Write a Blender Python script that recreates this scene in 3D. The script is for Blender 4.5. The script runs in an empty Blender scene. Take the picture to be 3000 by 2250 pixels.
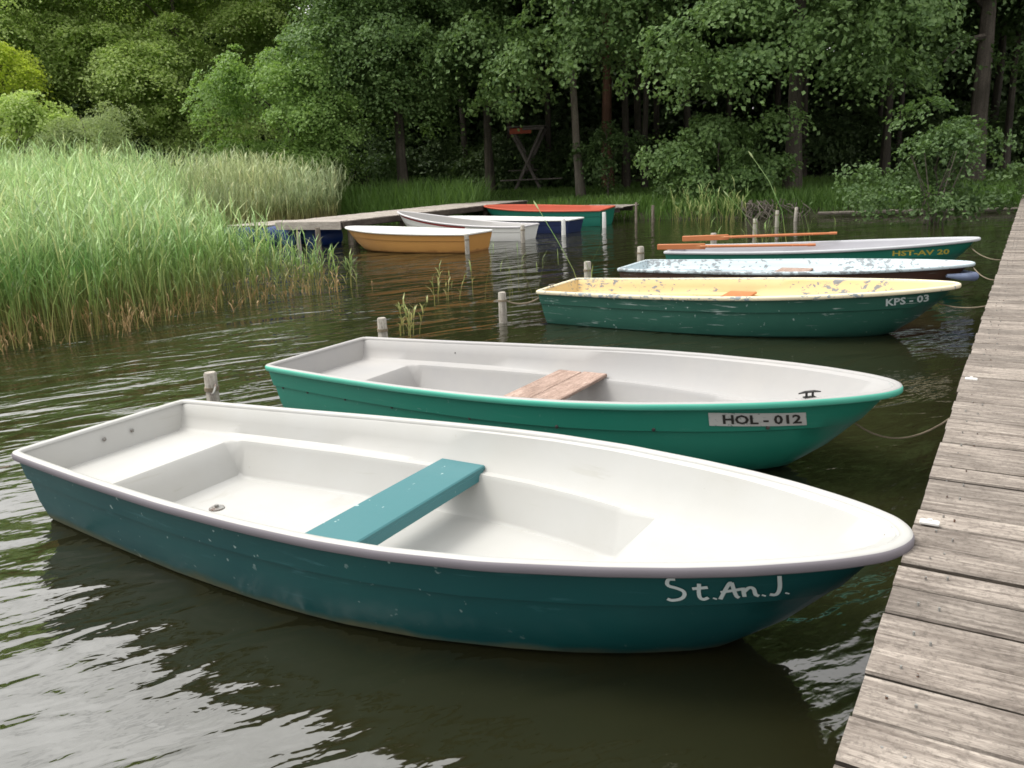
import bpy, math, random
import numpy as np
from mathutils import Matrix, Vector

C = bpy.context.scene
COL = C.collection
R = math.radians

# ------------------------------------------------------------------ camera
H_CAM = 1.7286
PITCH, ROLL = 0.25319, -0.04356
cam_d = bpy.data.cameras.new('camera')
cam = bpy.data.objects.new('camera', cam_d); COL.objects.link(cam)
cam_d.sensor_width = 36.0
cam_d.lens = 29.12
cam_d.clip_end = 900
Rv = Vector((1, 0, 0)); Uv = Vector((0, math.sin(PITCH), math.cos(PITCH))); Fv = Vector((0, math.cos(PITCH), -math.sin(PITCH)))
cr, sr = math.cos(ROLL), math.sin(ROLL)
cx = Rv * cr + Uv * sr; cy = Uv * cr - Rv * sr; cz = -Fv
cam.matrix_world = Matrix(((cx.x, cy.x, cz.x, 0), (cx.y, cy.y, cz.y, 0), (cx.z, cy.z, cz.z, H_CAM), (0, 0, 0, 1)))
C.camera = cam
C.cycles.filter_width = 1.65
C.render.resolution_x, C.render.resolution_y = 1024, 768

# ------------------------------------------------------------------ light
C.view_settings.view_transform = 'Standard'; C.view_settings.look = 'None'
C.view_settings.exposure = -0.12; C.view_settings.gamma = 1
SUN_EL, SUN_AZ = 62, -78          # azimuth from +Y, clockwise
w = bpy.data.worlds.new('World'); C.world = w; w.use_nodes = True
nt = w.node_tree; nt.nodes.clear()
N = nt.nodes.new; Lk = nt.links.new
sky = N('ShaderNodeTexSky'); sky.sky_type = 'NISHITA'; sky.sun_disc = False
sky.sun_elevation = R(SUN_EL); sky.sun_rotation = R(SUN_AZ); sky.dust_density = 4; sky.ozone_density = 1.0
hs = N('ShaderNodeHueSaturation'); hs.inputs['Saturation'].default_value = 0.25
Lk(sky.outputs[0], hs.inputs['Color'])
tc = N('ShaderNodeTexCoord'); mp = N('ShaderNodeMapping'); mp.inputs['Scale'].default_value = (1, 1, 2.6)
nz = N('ShaderNodeTexNoise'); nz.inputs['Scale'].default_value = 2.2; nz.inputs['Detail'].default_value = 6
Lk(tc.outputs['Generated'], mp.inputs[0]); Lk(mp.outputs[0], nz.inputs['Vector'])
rp = N('ShaderNodeValToRGB'); rp.color_ramp.elements[0].position = .25; rp.color_ramp.elements[1].position = .5
Lk(nz.outputs[0], rp.inputs[0])
mx = N('ShaderNodeMixRGB'); mx.inputs['Color2'].default_value = (17.5, 17.3, 17.0, 1)
Lk(rp.outputs[0], mx.inputs[0]); Lk(hs.outputs[0], mx.inputs['Color1'])
# extra sky glow at front left, added to brighten the water's reflections
_el, _az = R(50), R(-58)
dp = N('ShaderNodeVectorMath'); dp.operation = 'DOT_PRODUCT'; Lk(tc.outputs['Generated'], dp.inputs[0])
dp.inputs[1].default_value = (math.sin(_az) * math.cos(_el), math.cos(_az) * math.cos(_el), math.sin(_el))
def wm(op, a, b):
    o = N('ShaderNodeMath'); o.operation = op
    for i_, q_ in enumerate((a, b)):
        if isinstance(q_, (int, float)): o.inputs[i_].default_value = q_
        else: Lk(q_, o.inputs[i_])
    return o.outputs[0]
zsep = N('ShaderNodeSeparateXYZ'); Lk(tc.outputs['Generated'], zsep.inputs[0])
glow = wm('ADD', wm('MULTIPLY', wm('POWER', wm('MAXIMUM', dp.outputs['Value'], 0.0), 5.0), 1.7), wm('ADD', .62, wm('MULTIPLY', zsep.outputs[2], .62)))
vm = N('ShaderNodeVectorMath'); vm.operation = 'SCALE'; Lk(mx.outputs[0], vm.inputs[0]); Lk(glow, vm.inputs['Scale'])
bg = N('ShaderNodeBackground'); bg.inputs['Strength'].default_value = 0.10
wo = N('ShaderNodeOutputWorld'); Lk(vm.outputs[0], bg.inputs[0]); Lk(bg.outputs[0], wo.inputs[0])
sl = bpy.data.lights.new('sun', 'SUN'); sl.energy = 2.3; sl.angle = R(22); sl.color = (1, .96, .88)
so = bpy.data.objects.new('sun', sl); COL.objects.link(so)
sd = Vector((math.sin(R(SUN_AZ)) * math.cos(R(SUN_EL)), math.cos(R(SUN_AZ)) * math.cos(R(SUN_EL)), math.sin(R(SUN_EL))))
so.rotation_euler = sd.to_track_quat('Z', 'Y').to_euler(); so.location = (-20, 0, 30)

# ------------------------------------------------------------------ helpers
def tag(o, label=None, cat=None, group=None, kind=None):
    if label: o['label'] = label
    if cat: o['category'] = cat
    if group: o['group'] = group
    if kind: o['kind'] = kind
    return o
def empty(name, loc=(0, 0, 0), rz=0, parent=None):
    o = bpy.data.objects.new(name, None); COL.objects.link(o); o.location = loc; o.rotation_euler = (0, 0, rz)
    o.empty_display_size = .2
    if parent: o.parent = parent
    return o
def mesh_obj(name, me, mat, parent=None):
    if mat:
        for m in (mat if isinstance(mat, (list, tuple)) else [mat]): me.materials.append(m)
    o = bpy.data.objects.new(name, me); COL.objects.link(o)
    if parent: o.parent = parent
    return o
def mesh_np(name, V, F, smooth=False, mi=None):
    """V (n,3); F (m,k) same-size faces"""
    V = np.asarray(V, dtype=np.float32); F = np.asarray(F, dtype=np.int32)
    me = bpy.data.meshes.new(name)
    me.vertices.add(len(V)); me.vertices.foreach_set('co', V.ravel())
    m, k = F.shape
    me.loops.add(m * k); me.loops.foreach_set('vertex_index', F.ravel())
    me.polygons.add(m); me.polygons.foreach_set('loop_start', np.arange(0, m * k, k, dtype=np.int32))
    me.polygons.foreach_set('use_smooth', np.full(m, smooth))
    if mi is not None: me.polygons.foreach_set('material_index', np.asarray(mi, dtype=np.int32))
    me.update(calc_edges=True)
    return me
class MB:
    def __init__(s): s.v = []; s.f = []
    def box(s, c, size, rz=0, ax=None, bev=0):
        hx, hy, hz = [q / 2 for q in size]
        b = len(s.v)
        if ax is None:
            a = (math.cos(rz), math.sin(rz), 0); bb = (-math.sin(rz), math.cos(rz), 0); cc = (0, 0, 1)
        else: a, bb, cc = ax
        A, B, D = Vector(a), Vector(bb), Vector(cc); c = Vector(c)
        if not bev:
            for k in (-1, 1):
                for (i, j) in ((-1, -1), (1, -1), (1, 1), (-1, 1)): s.v.append(tuple(c + A * hx * i + B * hy * j + D * hz * k))
            for q in ((0, 3, 2, 1), (4, 5, 6, 7), (0, 1, 5, 4), (1, 2, 6, 5), (2, 3, 7, 6), (3, 0, 4, 7)): s.f.append([b + t for t in q])
        else:
            rings = ((-hz, bev), (-hz + bev, 0), (hz - bev, 0), (hz, bev)); r_ = []
            for z, ins in rings:
                ring = []
                x, y = hx - ins, hy - ins; e = bev * .8 if ins == 0 else bev * .4
                for (px, py) in ((-x + e, -y), (x - e, -y), (x, -y + e), (x, y - e), (x - e, y), (-x + e, y), (-x, y - e), (-x, -y + e)):
                    ring.append(len(s.v)); s.v.append(tuple(c + A * px + B * py + D * z))
                r_.append(ring)
            for a_, b_ in zip(r_, r_[1:]):
                for i in range(8): s.f.append([a_[i], a_[(i + 1) % 8], b_[(i + 1) % 8], b_[i]])
            s.f.append(r_[0][::-1]); s.f.append(r_[-1])
        return s
    def tube(s, pts, rad, n=8, cap=True, jit=0, rng=None):
        pts = [Vector(p) for p in pts]
        rad = rad if isinstance(rad, (list, tuple)) else [rad] * len(pts)
        rings = []; up = Vector((.13, .21, .97))
        for i, p in enumerate(pts):
            d = (pts[min(i + 1, len(pts) - 1)] - pts[max(i - 1, 0)]).normalized()
            u = d.cross(up)
            if u.length < .15: u = d.cross(Vector((1, 0, 0)))
            u.normalize(); v = d.cross(u); ring = []
            for k in range(n):
                a = 2 * math.pi * k / n; rr = rad[i] * (1 + (rng.uniform(-jit, jit) if rng else 0))
                ring.append(len(s.v)); s.v.append(tuple(p + (u * math.cos(a) + v * math.sin(a)) * rr))
            rings.append(ring)
        for a_, b_ in zip(rings, rings[1:]):
            for k in range(n): s.f.append([a_[k], a_[(k + 1) % n], b_[(k + 1) % n], b_[k]])
        if cap: s.f.append(rings[0][::-1]); s.f.append(rings[-1])
        return s
    def build(s, name, mat, parent=None, smooth=True, ang=35):
        me = bpy.data.meshes.new(name); me.from_pydata(s.v, [], s.f); me.update()
        if smooth:
            me.shade_smooth(); me.set_sharp_from_angle(angle=R(ang))
        return mesh_obj(name, me, mat, parent)

# ------------------------------------------------------------------ materials
MATS = {}
def new_mat(name):
    m = bpy.data.materials.new(name); m.use_nodes = True; m.node_tree.nodes.clear(); MATS[name] = m
    return m, m.node_tree
class G:
    """tiny node graph helper"""
    def __init__(s, nt): s.t = nt
    def n(s, ty, **kw):
        o = s.t.nodes.new(ty)
        for k, v in kw.items():
            if k.startswith('_'): setattr(o, k[1:], v)
            else: s.set(o, k.replace('__', ' '), v)
        return o
    def set(s, o, k, v):
        i = o.inputs[int(k[1:])] if (k[0] == 'i' and k[1:].isdigit()) else o.inputs[k]
        if isinstance(v, bpy.types.NodeSocket): s.t.links.new(v, i)
        else: i.default_value = v
    def noise(s, vec, scale, detail=4, rough=.55, dist=0):
        o = s.n('ShaderNodeTexNoise', Scale=scale, Detail=detail, Roughness=rough, Distortion=dist)
        if vec is not None: s.set(o, 'Vector', vec)
        return o.outputs['Fac']
    def ramp(s, fac, stops):
        o = s.n('ShaderNodeValToRGB', Fac=fac); e = o.color_ramp.elements
        while len(e) < len(stops): e.new(.5)
        for q, (p, c) in zip(e, stops):
            q.position = p; q.color = c if len(c) == 4 else (*c, 1)
        return o.outputs[0]
    def mix(s, f, a, b, mode='MIX'):
        o = s.n('ShaderNodeMixRGB', _blend_type=mode, Fac=f)
        for k, v in (('Color1', a), ('Color2', b)): s.set(o, k, v if isinstance(v, bpy.types.NodeSocket) or len(v) == 4 else (*v, 1))
        return o.outputs[0]
    def math(s, op, a, b=0.0):
        return s.n('ShaderNodeMath', _operation=op, i0=a, i1=b).outputs[0]
    def map(s, vec, scale=(1, 1, 1), rot=(0, 0, 0), loc=(0, 0, 0)):
        return s.n('ShaderNodeMapping', Vector=vec, Scale=scale, Rotation=rot, Location=loc).outputs[0]
    def obj(s): return s.n('ShaderNodeTexCoord').outputs['Object']
    def bump(s, h, strength=.3, dist=.01):
        return s.n('ShaderNodeBump', Height=h, Strength=strength, Distance=dist).outputs[0]
    def out(s, sh): s.t.links.new(sh, s.n('ShaderNodeOutputMaterial').inputs[0])
def k3(c, f): return tuple(x * f for x in c)

def paint(name, col, rough=.35, chips=None, chip_amt=.0, dirt=(.16, .15, .12), dirt_amt=.25, waterline=None, scale=6, scratch=0, scratch_col=(.5, .58, .56), bump=.15, spec=.5):
    m, t = new_mat(name); g = G(t); v = g.obj()
    n1 = g.noise(v, scale * .6, 5, .6); n2 = g.noise(v, scale * 5, 4, .6)
    c = g.mix(g.math('MULTIPLY', g.ramp(n1, [(.35, (0, 0, 0)), (.75, (1, 1, 1))]), dirt_amt), col, dirt)
    c = g.mix(g.math('MULTIPLY', n2, .18), c, k3(col, .72))
    ro = g.math('ADD', g.math('MULTIPLY', n1, .25), rough - .1)
    if scratch:
        s1 = g.noise(g.map(v, (.8, .8, 9)), 3.0, 6, .65, .6); s2 = g.noise(v, 2.2, 3)
        f = g.math('MULTIPLY', g.ramp(s1, [(.60, (0, 0, 0)), (.66, (1, 1, 1))]), g.ramp(s2, [(.46, (0, 0, 0)), (.6, (1, 1, 1))]))
        c = g.mix(g.math('MULTIPLY', f, scratch), c, scratch_col)
        s3 = g.noise(v, 26, 2, .5); s4 = g.noise(v, 1.7, 3)
        f = g.math('MULTIPLY', g.ramp(s3, [(.70, (0, 0, 0)), (.73, (1, 1, 1))]), g.ramp(s4, [(.5, (0, 0, 0)), (.58, (1, 1, 1))]))
        c = g.mix(g.math('MULTIPLY', f, min(1, scratch * 1.6)), c, scratch_col if col[0] > .3 else (.5, .6, .58))
    hgt = n2
    if chips:
        a = g.noise(g.map(v, (1, 1.6, 1.6)), scale * 4.2, 7, .66, .3); b = g.noise(v, scale * .35, 2)
        thr = g.math('SUBTRACT', g.math('ADD', a, g.math('MULTIPLY', b, .5)), .815 - chip_amt * .3)
        f = g.ramp(thr, [(.07, (0, 0, 0)), (.085, (1, 1, 1))])
        c = g.mix(f, c, g.mix(n2, chips, k3(chips, .45)))
        ro = g.math('ADD', ro, g.math('MULTIPLY', f, .3)); hgt = g.math('SUBTRACT', n2, f)
    if waterline:
        z = g.n('ShaderNodeSeparateXYZ', Vector=g.n('ShaderNodeNewGeometry').outputs['Position']).outputs[2]
        f = g.math('ADD', z, g.math('MULTIPLY', g.noise(v, 3.2, 5), .13))
        f = g.ramp(f, [(.085, (1, 1, 1)), (.13, (0, 0, 0))])
        c = g.mix(g.math('MULTIPLY', f, .75), c, g.mix(g.noise(v, 30, 3), waterline, k3(waterline, 1.8)))
        ro = g.math('ADD', ro, g.math('MULTIPLY', f, .3))
    p = g.n('ShaderNodeBsdfPrincipled', Base__Color=c, Roughness=ro, Normal=g.bump(hgt, bump, .004))
    p.inputs['Specular IOR Level'].default_value = spec
    g.out(p.outputs[0]); return m

def wood(name, c1, c2, axis='x', scale=1.0, rough=.8, island=True, knots=False, worn=None):
    m, t = new_mat(name); g = G(t); v = g.obj()
    st = {'x': (1.8, 26, 26), 'y': (20, 2.2, 20), 'z': (14, 14, 1)}[axis]
    geo = g.n('ShaderNodeNewGeometry')
    if island:
        off = g.n('ShaderNodeCombineXYZ', X=g.math('MULTIPLY', geo.outputs['Random Per Island'], 37.0), Y=g.math('MULTIPLY', geo.outputs['Random Per Island'], 91.0))
        v = g.n('ShaderNodeVectorMath', _operation='ADD', i0=v, i1=off.outputs[0]).outputs[0]
    a = g.noise(g.map(v, k3(st, scale)), 2.2, 8, .65, .35); b = g.noise(v, 3.0 * scale, 4); f = g.noise(g.map(v, k3(st, scale * 4)), 4, 3, .6)
    col = g.ramp(a, [(.3, c1), (.5, tuple((p + q) / 2 for p, q in zip(c1, c2))), (.68, c2)])
    col = g.mix(g.math('MULTIPLY', g.ramp(b, [(.35, (1, 1, 1)), (.55, (0, 0, 0))]), .5), col, k3(c1, .75))
    col = g.mix(g.math('MULTIPLY', g.ramp(f, [(.33, (1, 1, 1)), (.46, (0, 0, 0))]), .55), col, k3(c1, .42))
    if island:
        hv = g.n('ShaderNodeHueSaturation', Color=col, Value=g.math('ADD', g.math('MULTIPLY', geo.outputs['Random Per Island'], .5), .75))
        col = hv.outputs[0]
    sp = g.noise(v, 55 * scale, 3, .7); col = g.mix(g.math('MULTIPLY', g.ramp(sp, [(.38, (1, 1, 1)), (.5, (0, 0, 0))]), .4), col, k3(c1, .6))
    if worn:
        fw = g.ramp(g.noise(g.map(v, (.6, 3, 3)), 5, 6, .7), [(.5, (0, 0, 0)), (.6, (1, 1, 1))]); col = g.mix(g.math('MULTIPLY', fw, .8), col, worn)
    p = g.n('ShaderNodeBsdfPrincipled', Base__Color=col, Roughness=rough, Normal=g.bump(g.math('ADD', a, g.math('MULTIPLY', f, .8)), .7, .006))
    p.inputs['Specular IOR Level'].default_value = .3
    g.out(p.outputs[0]); return m

def leafmat(name, c1, c2, trans=.35, rough=.5, tcol=None, spec=.35):
    m, t = new_mat(name); g = G(t)
    rnd = g.n('ShaderNodeNewGeometry').outputs['Random Per Island']
    v = g.n('ShaderNodeNewGeometry').outputs['Position']
    big = g.noise(v, .45, 3)
    col = g.mix(rnd, c1, c2); col = g.mix(g.math('MULTIPLY', g.ramp(big, [(.35, (0, 0, 0)), (.65, (1, 1, 1))]), .5), col, c2)
    p = g.n('ShaderNodeBsdfPrincipled', Base__Color=col, Roughness=rough)
    p.inputs['Specular IOR Level'].default_value = spec
    tr = g.n('ShaderNodeBsdfTranslucent', Color=g.mix(.5, col, tcol or k3((c2[0] * 1.2, c2[1] * 1.3, c2[2] * .5), 1.0)))
    s = g.n('ShaderNodeMixShader', Fac=trans, i1=p.outputs[0], i2=tr.outputs[0])
    g.out(s.outputs[0]); return m

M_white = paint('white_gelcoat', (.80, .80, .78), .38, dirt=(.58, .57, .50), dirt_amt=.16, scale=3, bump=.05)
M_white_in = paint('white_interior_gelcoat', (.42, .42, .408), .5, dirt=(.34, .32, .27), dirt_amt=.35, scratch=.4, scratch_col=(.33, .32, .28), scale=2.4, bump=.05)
M_teal = paint('dark_teal_gelcoat', (.004, .070, .070), .45, scratch=.3, scratch_col=(.06, .18, .20), dirt=(.004, .05, .06), dirt_amt=.6, waterline=(.075, .07, .035), scale=2.5, bump=.04, spec=.3)
M_rimw = paint('grey_white_rim', (.62, .60, .62), .45, dirt=(.42, .40, .42), dirt_amt=.3, scale=3)
M_rim1 = paint('white_rim', (.56, .55, .565), .4, dirt=(.47, .45, .47), dirt_amt=.3, scale=3)
M_rimlip = paint('lilac_grey_rim_lip', (.19, .175, .195), .6, dirt=(.15, .14, .15), dirt_amt=.4, scale=3, spec=.2)  # lilac grey, with the shade on the lip darkened into the colour
M_thwart_teal = paint('teal_thwart_paint', (.032, .145, .16), .55, dirt=(.05, .165, .18), dirt_amt=.5, scale=4, scratch=.35, scratch_col=(.04, .13, .15))
M_green = paint('sea_green_gelcoat', (.016, .24, .165), .42, dirt=(.03, .21, .16), dirt_amt=.5, waterline=(.012, .10, .07), scale=2.2, scratch=.12, scratch_col=(.15, .35, .28))
M_green_rim = paint('mint_green_rim', (.06, .40, .29), .4, dirt=(.15, .42, .33), dirt_amt=.5, scale=4)
M_grey_in = paint('pale_grey_interior', (.325, .32, .318), .55, dirt=(.46, .43, .39), dirt_amt=.35, scale=3)
M_dgreen = paint('worn_dark_green_paint', (.012, .088, .062), .5, dirt=(.03, .13, .09), dirt_amt=.6, waterline=(.006, .05, .035), scale=3, scratch=.75)
M_yellow = paint('flaking_cream_yellow_paint', (.62, .46, .22), .6, chips=(.30, .31, .32), chip_amt=.15, dirt=(.72, .56, .30), dirt_amt=.3, scale=3)
M_yrim = paint('worn_cream_rim_paint', (.76, .68, .48), .6, chips=(.38, .43, .45), chip_amt=.22, scale=4)
M_pblue = paint('worn_pale_blue_paint', (.47, .56, .60), .6, chips=(.33, .36, .38), chip_amt=.25, dirt=(.52, .58, .60), dirt_amt=.4, scale=3)
M_brownhull = paint('brown_hull_paint', (.085, .035, .022), .5, dirt=(.05, .03, .02), dirt_amt=.5, scale=4, scratch=.3)
M_lgrey = paint('lilac_grey_interior', (.34, .34, .37), .6, dirt=(.28, .28, .30), dirt_amt=.4, scale=3)
M_lgrim = paint('light_grey_rim', (.46, .47, .49), .6, dirt=(.36, .38, .39), dirt_amt=.4, scale=4)
M_jade = paint('jade_green_hull', (.010, .17, .12), .45, dirt=(.02, .19, .14), dirt_amt=.5, scale=3)
M_orange = paint('orange_painted_wood', (.44, .15, .05), .55, dirt=(.5, .16, .05), dirt_amt=.5, scale=7, scratch=.4, scratch_col=(.7, .4, .2))
M_ochre = paint('ochre_gelcoat', (.50, .25, .065), .45, dirt=(.45, .20, .05), dirt_amt=.4, waterline=(.16, .07, .02), scale=2)
M_navy = paint('navy_blue_paint', (.008, .02, .085), .45, dirt=(.02, .03, .09), dirt_amt=.4, scale=3)
M_red = paint('red_orange_interior', (.50, .085, .04), .6, dirt=(.38, .10, .05), dirt_amt=.4, scale=4)
M_redstripe = paint('red_stripe_paint', (.35, .03, .035), .5, scale=4)
M_bluebarrel = paint('blue_float_plastic', (.008, .035, .17), .45, dirt=(.02, .05, .16), dirt_amt=.5, scale=3)
M_plank = wood('weathered_pier_planks', (.105, .085, .072), (.385, .34, .295), 'x')
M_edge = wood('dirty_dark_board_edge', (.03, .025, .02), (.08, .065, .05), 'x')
M_beam = wood('dark_pier_beam', (.07, .055, .045), (.17, .14, .12), 'y')
M_plank_far = wood('grey_pier_planks', (.30, .265, .235), (.52, .47, .42), 'x')
M_thwart_wood = wood('weathered_thwart_wood', (.20, .135, .105), (.42, .31, .26), 'y', island=True)
M_post = wood('pale_mooring_post_wood', (.24, .22, .19), (.50, .46, .40), 'z')
M_postd = wood('dark_wet_post_wood', (.10, .08, .06), (.28, .24, .20), 'z')
M_bark = wood('grey_brown_bark', (.045, .038, .030), (.13, .11, .09), 'z', scale=.35)
M_barkr = wood('reddish_pine_bark', (.09, .045, .03), (.20, .105, .07), 'z', scale=.35)
M_barkl = wood('pale_bark', (.11, .095, .075), (.27, .24, .20), 'z', scale=.35)
M_frame = wood('grey_frame_timber', (.14, .12, .11), (.26, .23, .21), 'z')
M_rope = wood('rope_fibre', (.15, .12, .08), (.30, .25, .18), 'x', scale=3)
M_rust = paint('galvanised_chain', (.22, .22, .21), .5, chips=(.15, .08, .05), chip_amt=.3, scale=20)
M_dark = paint('dark_metal', (.03, .03, .03), .4, scale=20)
M_plate = paint('white_registration_plate', (.60, .60, .58), .5, chips=(.25, .32, .3), chip_amt=.12, dirt=(.45, .45, .43), dirt_amt=.3, scale=9)
M_ink = paint('black_lettering', (.015, .015, .015), .5, scale=10)
M_wink = paint('white_lettering', (.62, .70, .70), .5, scale=10)
M_yink = paint('yellow_lettering', (.55, .46, .06), .5, scale=10)
M_tagw = paint('white_plastic', (.72, .72, .70), .5, scale=10)
M_fender = paint('pale_blue_fender_rubber', (.30, .36, .52), .5, scale=6, dirt=(.1, .14, .35), dirt_amt=.7)

L_alder = leafmat('alder_leaves', (.065, .130, .042), (.205, .315, .110), .36)
L_alder_d = leafmat('dark_alder_leaves', (.045, .092, .030), (.130, .210, .072), .32)
L_maple = leafmat('yellow_green_leaves', (.29, .40, .12), (.50, .61, .24), .45)
L_maple_d = leafmat('olive_green_leaves', (.17, .26, .08), (.34, .45, .17), .42)
L_yel = leafmat('bright_yellow_leaves', (.34, .44, .06), (.54, .62, .10), .45)
L_bush = leafmat('fresh_green_leaves', (.12, .225, .055), (.27, .40, .12), .4)
L_willow = leafmat('grey_green_willow_leaves', (.22, .29, .13), (.36, .43, .22), .4)
L_far = leafmat('far_wood_leaves', (.045, .085, .030), (.11, .17, .06), .2)
L_grass = leafmat('bank_grass_blades', (.065, .14, .03), (.15, .26, .06), .35)

def reedmat(name, base, mid, top, zb=.24, zt=1.2):
    m, t = new_mat(name); g = G(t); geo = g.n('ShaderNodeNewGeometry')
    rnd = geo.outputs['Random Per Island']
    z = g.n('ShaderNodeSeparateXYZ', Vector=geo.outputs['Position']).outputs[2]
    v = geo.outputs['Position']
    zz = g.math('SUBTRACT', z, g.math('MULTIPLY', g.math('SUBTRACT', g.noise(v, .9, 2), .35), .5))
    f = g.n('ShaderNodeMapRange', Value=zz, From__Min=zb * .35, From__Max=zt).outputs[0]
    c = g.ramp(f, [(0, base), (zb / zt, tuple(a * .45 + b * .55 for a, b in zip(base, mid))), (.6, mid), (1, top)])
    c = g.mix(g.ramp(rnd, [(.80, (0, 0, 0)), (.9, (1, 1, 1))]), c, g.mix(.45, c, (.42, .33, .17)))
    c = g.mix(g.math('MULTIPLY', g.ramp(g.noise(v, .55, 3), [(.42, (0, 0, 0)), (.6, (1, 1, 1))]), .6), c, g.mix(.5, c, (.42, .44, .16)))
    c = g.n('ShaderNodeHueSaturation', Color=c, Value=g.math('ADD', g.math('MULTIPLY', rnd, .8), .6)).outputs[0]
    p = g.n('ShaderNodeBsdfPrincipled', Base__Color=c, Roughness=.5)
    tr = g.n('ShaderNodeBsdfTranslucent', Color=c)
    g.out(g.n('ShaderNodeMixShader', Fac=.35, i1=p.outputs[0], i2=tr.outputs[0]).outputs[0]); return m
M_reed = reedmat('green_reed', (.22, .21, .06), (.15, .33, .08), (.36, .54, .22))
M_reed_b = reedmat('brown_green_reed', (.48, .33, .17), (.27, .33, .13), (.43, .52, .28))

# water
def water_mat():
    m, t = new_mat('lake_water'); g = G(t); v = g.n('ShaderNodeNewGeometry').outputs['Position']
    vr = g.map(v, (1, 1, 1), (0, 0, R(-28)))
    a = g.noise(g.map(vr, (.55, 1.5, 1)), .75, 2, .45, .5)
    b = g.noise(g.map(vr, (.6, 1.5, 1)), 2.6, 2, .45, .8)
    c = g.noise(g.map(vr, (.8, 1.5, 1)), 13, 2, .5, .3)
    gust = g.noise(v, .35, 2)
    sx = g.n('ShaderNodeSeparateXYZ', Vector=v)
    open_ = g.n('ShaderNodeMapRange', Value=g.math('ADD', sx.outputs[0], g.math('MULTIPLY', sx.outputs[1], -.15)), From__Min=2.4, From__Max=-3.0, To__Min=.35, To__Max=1.0).outputs[0]
    h = g.math('ADD', g.math('MULTIPLY', a, 1.0), g.math('ADD', g.math('MULTIPLY', b, .36), g.math('MULTIPLY', c, .042)))
    h = g.math('MULTIPLY', h, g.math('MULTIPLY', open_, g.math('ADD', gust, .5)))
    deep = g.mix(g.noise(v, .6, 3), (.011, .012, .005), (.021, .020, .008))
    p = g.n('ShaderNodeBsdfPrincipled', Base__Color=deep, Roughness=.045, IOR=1.95, Normal=g.bump(h, 1.0, .105))
    g.out(p.outputs[0]); return m
M_water = water_mat()
def ground_mat():
    m, t = new_mat('bank_ground'); g = G(t); v = g.n('ShaderNodeNewGeometry').outputs['Position']
    n1 = g.noise(v, .8, 5); n2 = g.noise(v, 9, 5)
    c = g.mix(g.ramp(n1, [(.4, (0, 0, 0)), (.6, (1, 1, 1))]), (.035, .065, .016), (.060, .055, .030))
    c = g.mix(g.math('MULTIPLY', n2, .5), c, (.03, .035, .012))
    z = g.n('ShaderNodeSeparateXYZ', Vector=v).outputs[2]
    c = g.mix(g.ramp(z, [(.16, (1, 1, 1)), (.3, (0, 0, 0))]), c, (.05, .055, .025))
    p = g.n('ShaderNodeBsdfPrincipled', Base__Color=c, Roughness=.95, Normal=g.bump(n2, .8, .05)); g.out(p.outputs[0]); return m
M_ground = ground_mat()

# ------------------------------------------------------------------ terrain + water
SHX = np.array([-200, -40, -20, -10, -4, 1, 5.8, 9, 13.8, 20, 26, 60, 200.])
SHY = np.array([15, 26, 30, 32, 31, 28.6, 26.3, 25.0, 23.2, 20.5, 17, -5, -60.])
def ground_z(x, y):
    d = (y - np.interp(x, SHX, SHY)) * .85
    z = np.interp(d, [-6, -1.2, -.15, .15, 3, 10, 40, 200], [-1.6, -.7, -.12, .24, .45, .75, 1.2, 3.0])
    return z + .05 * np.sin(x * .9 + 1.3) * np.sin(y * .7) * (d > 1)
gx = np.concatenate([np.linspace(-200, -32, 24), np.linspace(-30, 34, 130), np.linspace(36, 200, 22)])
gy = np.concatenate([np.linspace(-100, 14, 20), np.linspace(15, 50, 110), np.linspace(52, 260, 26)])
XX, YY = np.meshgrid(gx, gy); ZZ = ground_z(XX, YY)
V = np.stack([XX.ravel(), YY.ravel(), ZZ.ravel()], 1); nx, ny = len(gx), len(gy)
ii = (np.arange(ny - 1)[:, None] * nx + np.arange(nx - 1)[None, :]).ravel()
tag(mesh_obj('ground', mesh_np('ground', V, np.stack([ii, ii + 1, ii + nx + 1, ii + nx], 1), True), M_ground), kind='structure')
tag(mesh_obj('water', mesh_np('water', [(-200, -100, 0), (200, -100, 0), (200, 60, 0), (-200, 60, 0)], [(0, 1, 2, 3)]), M_water), kind='structure')

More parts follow.
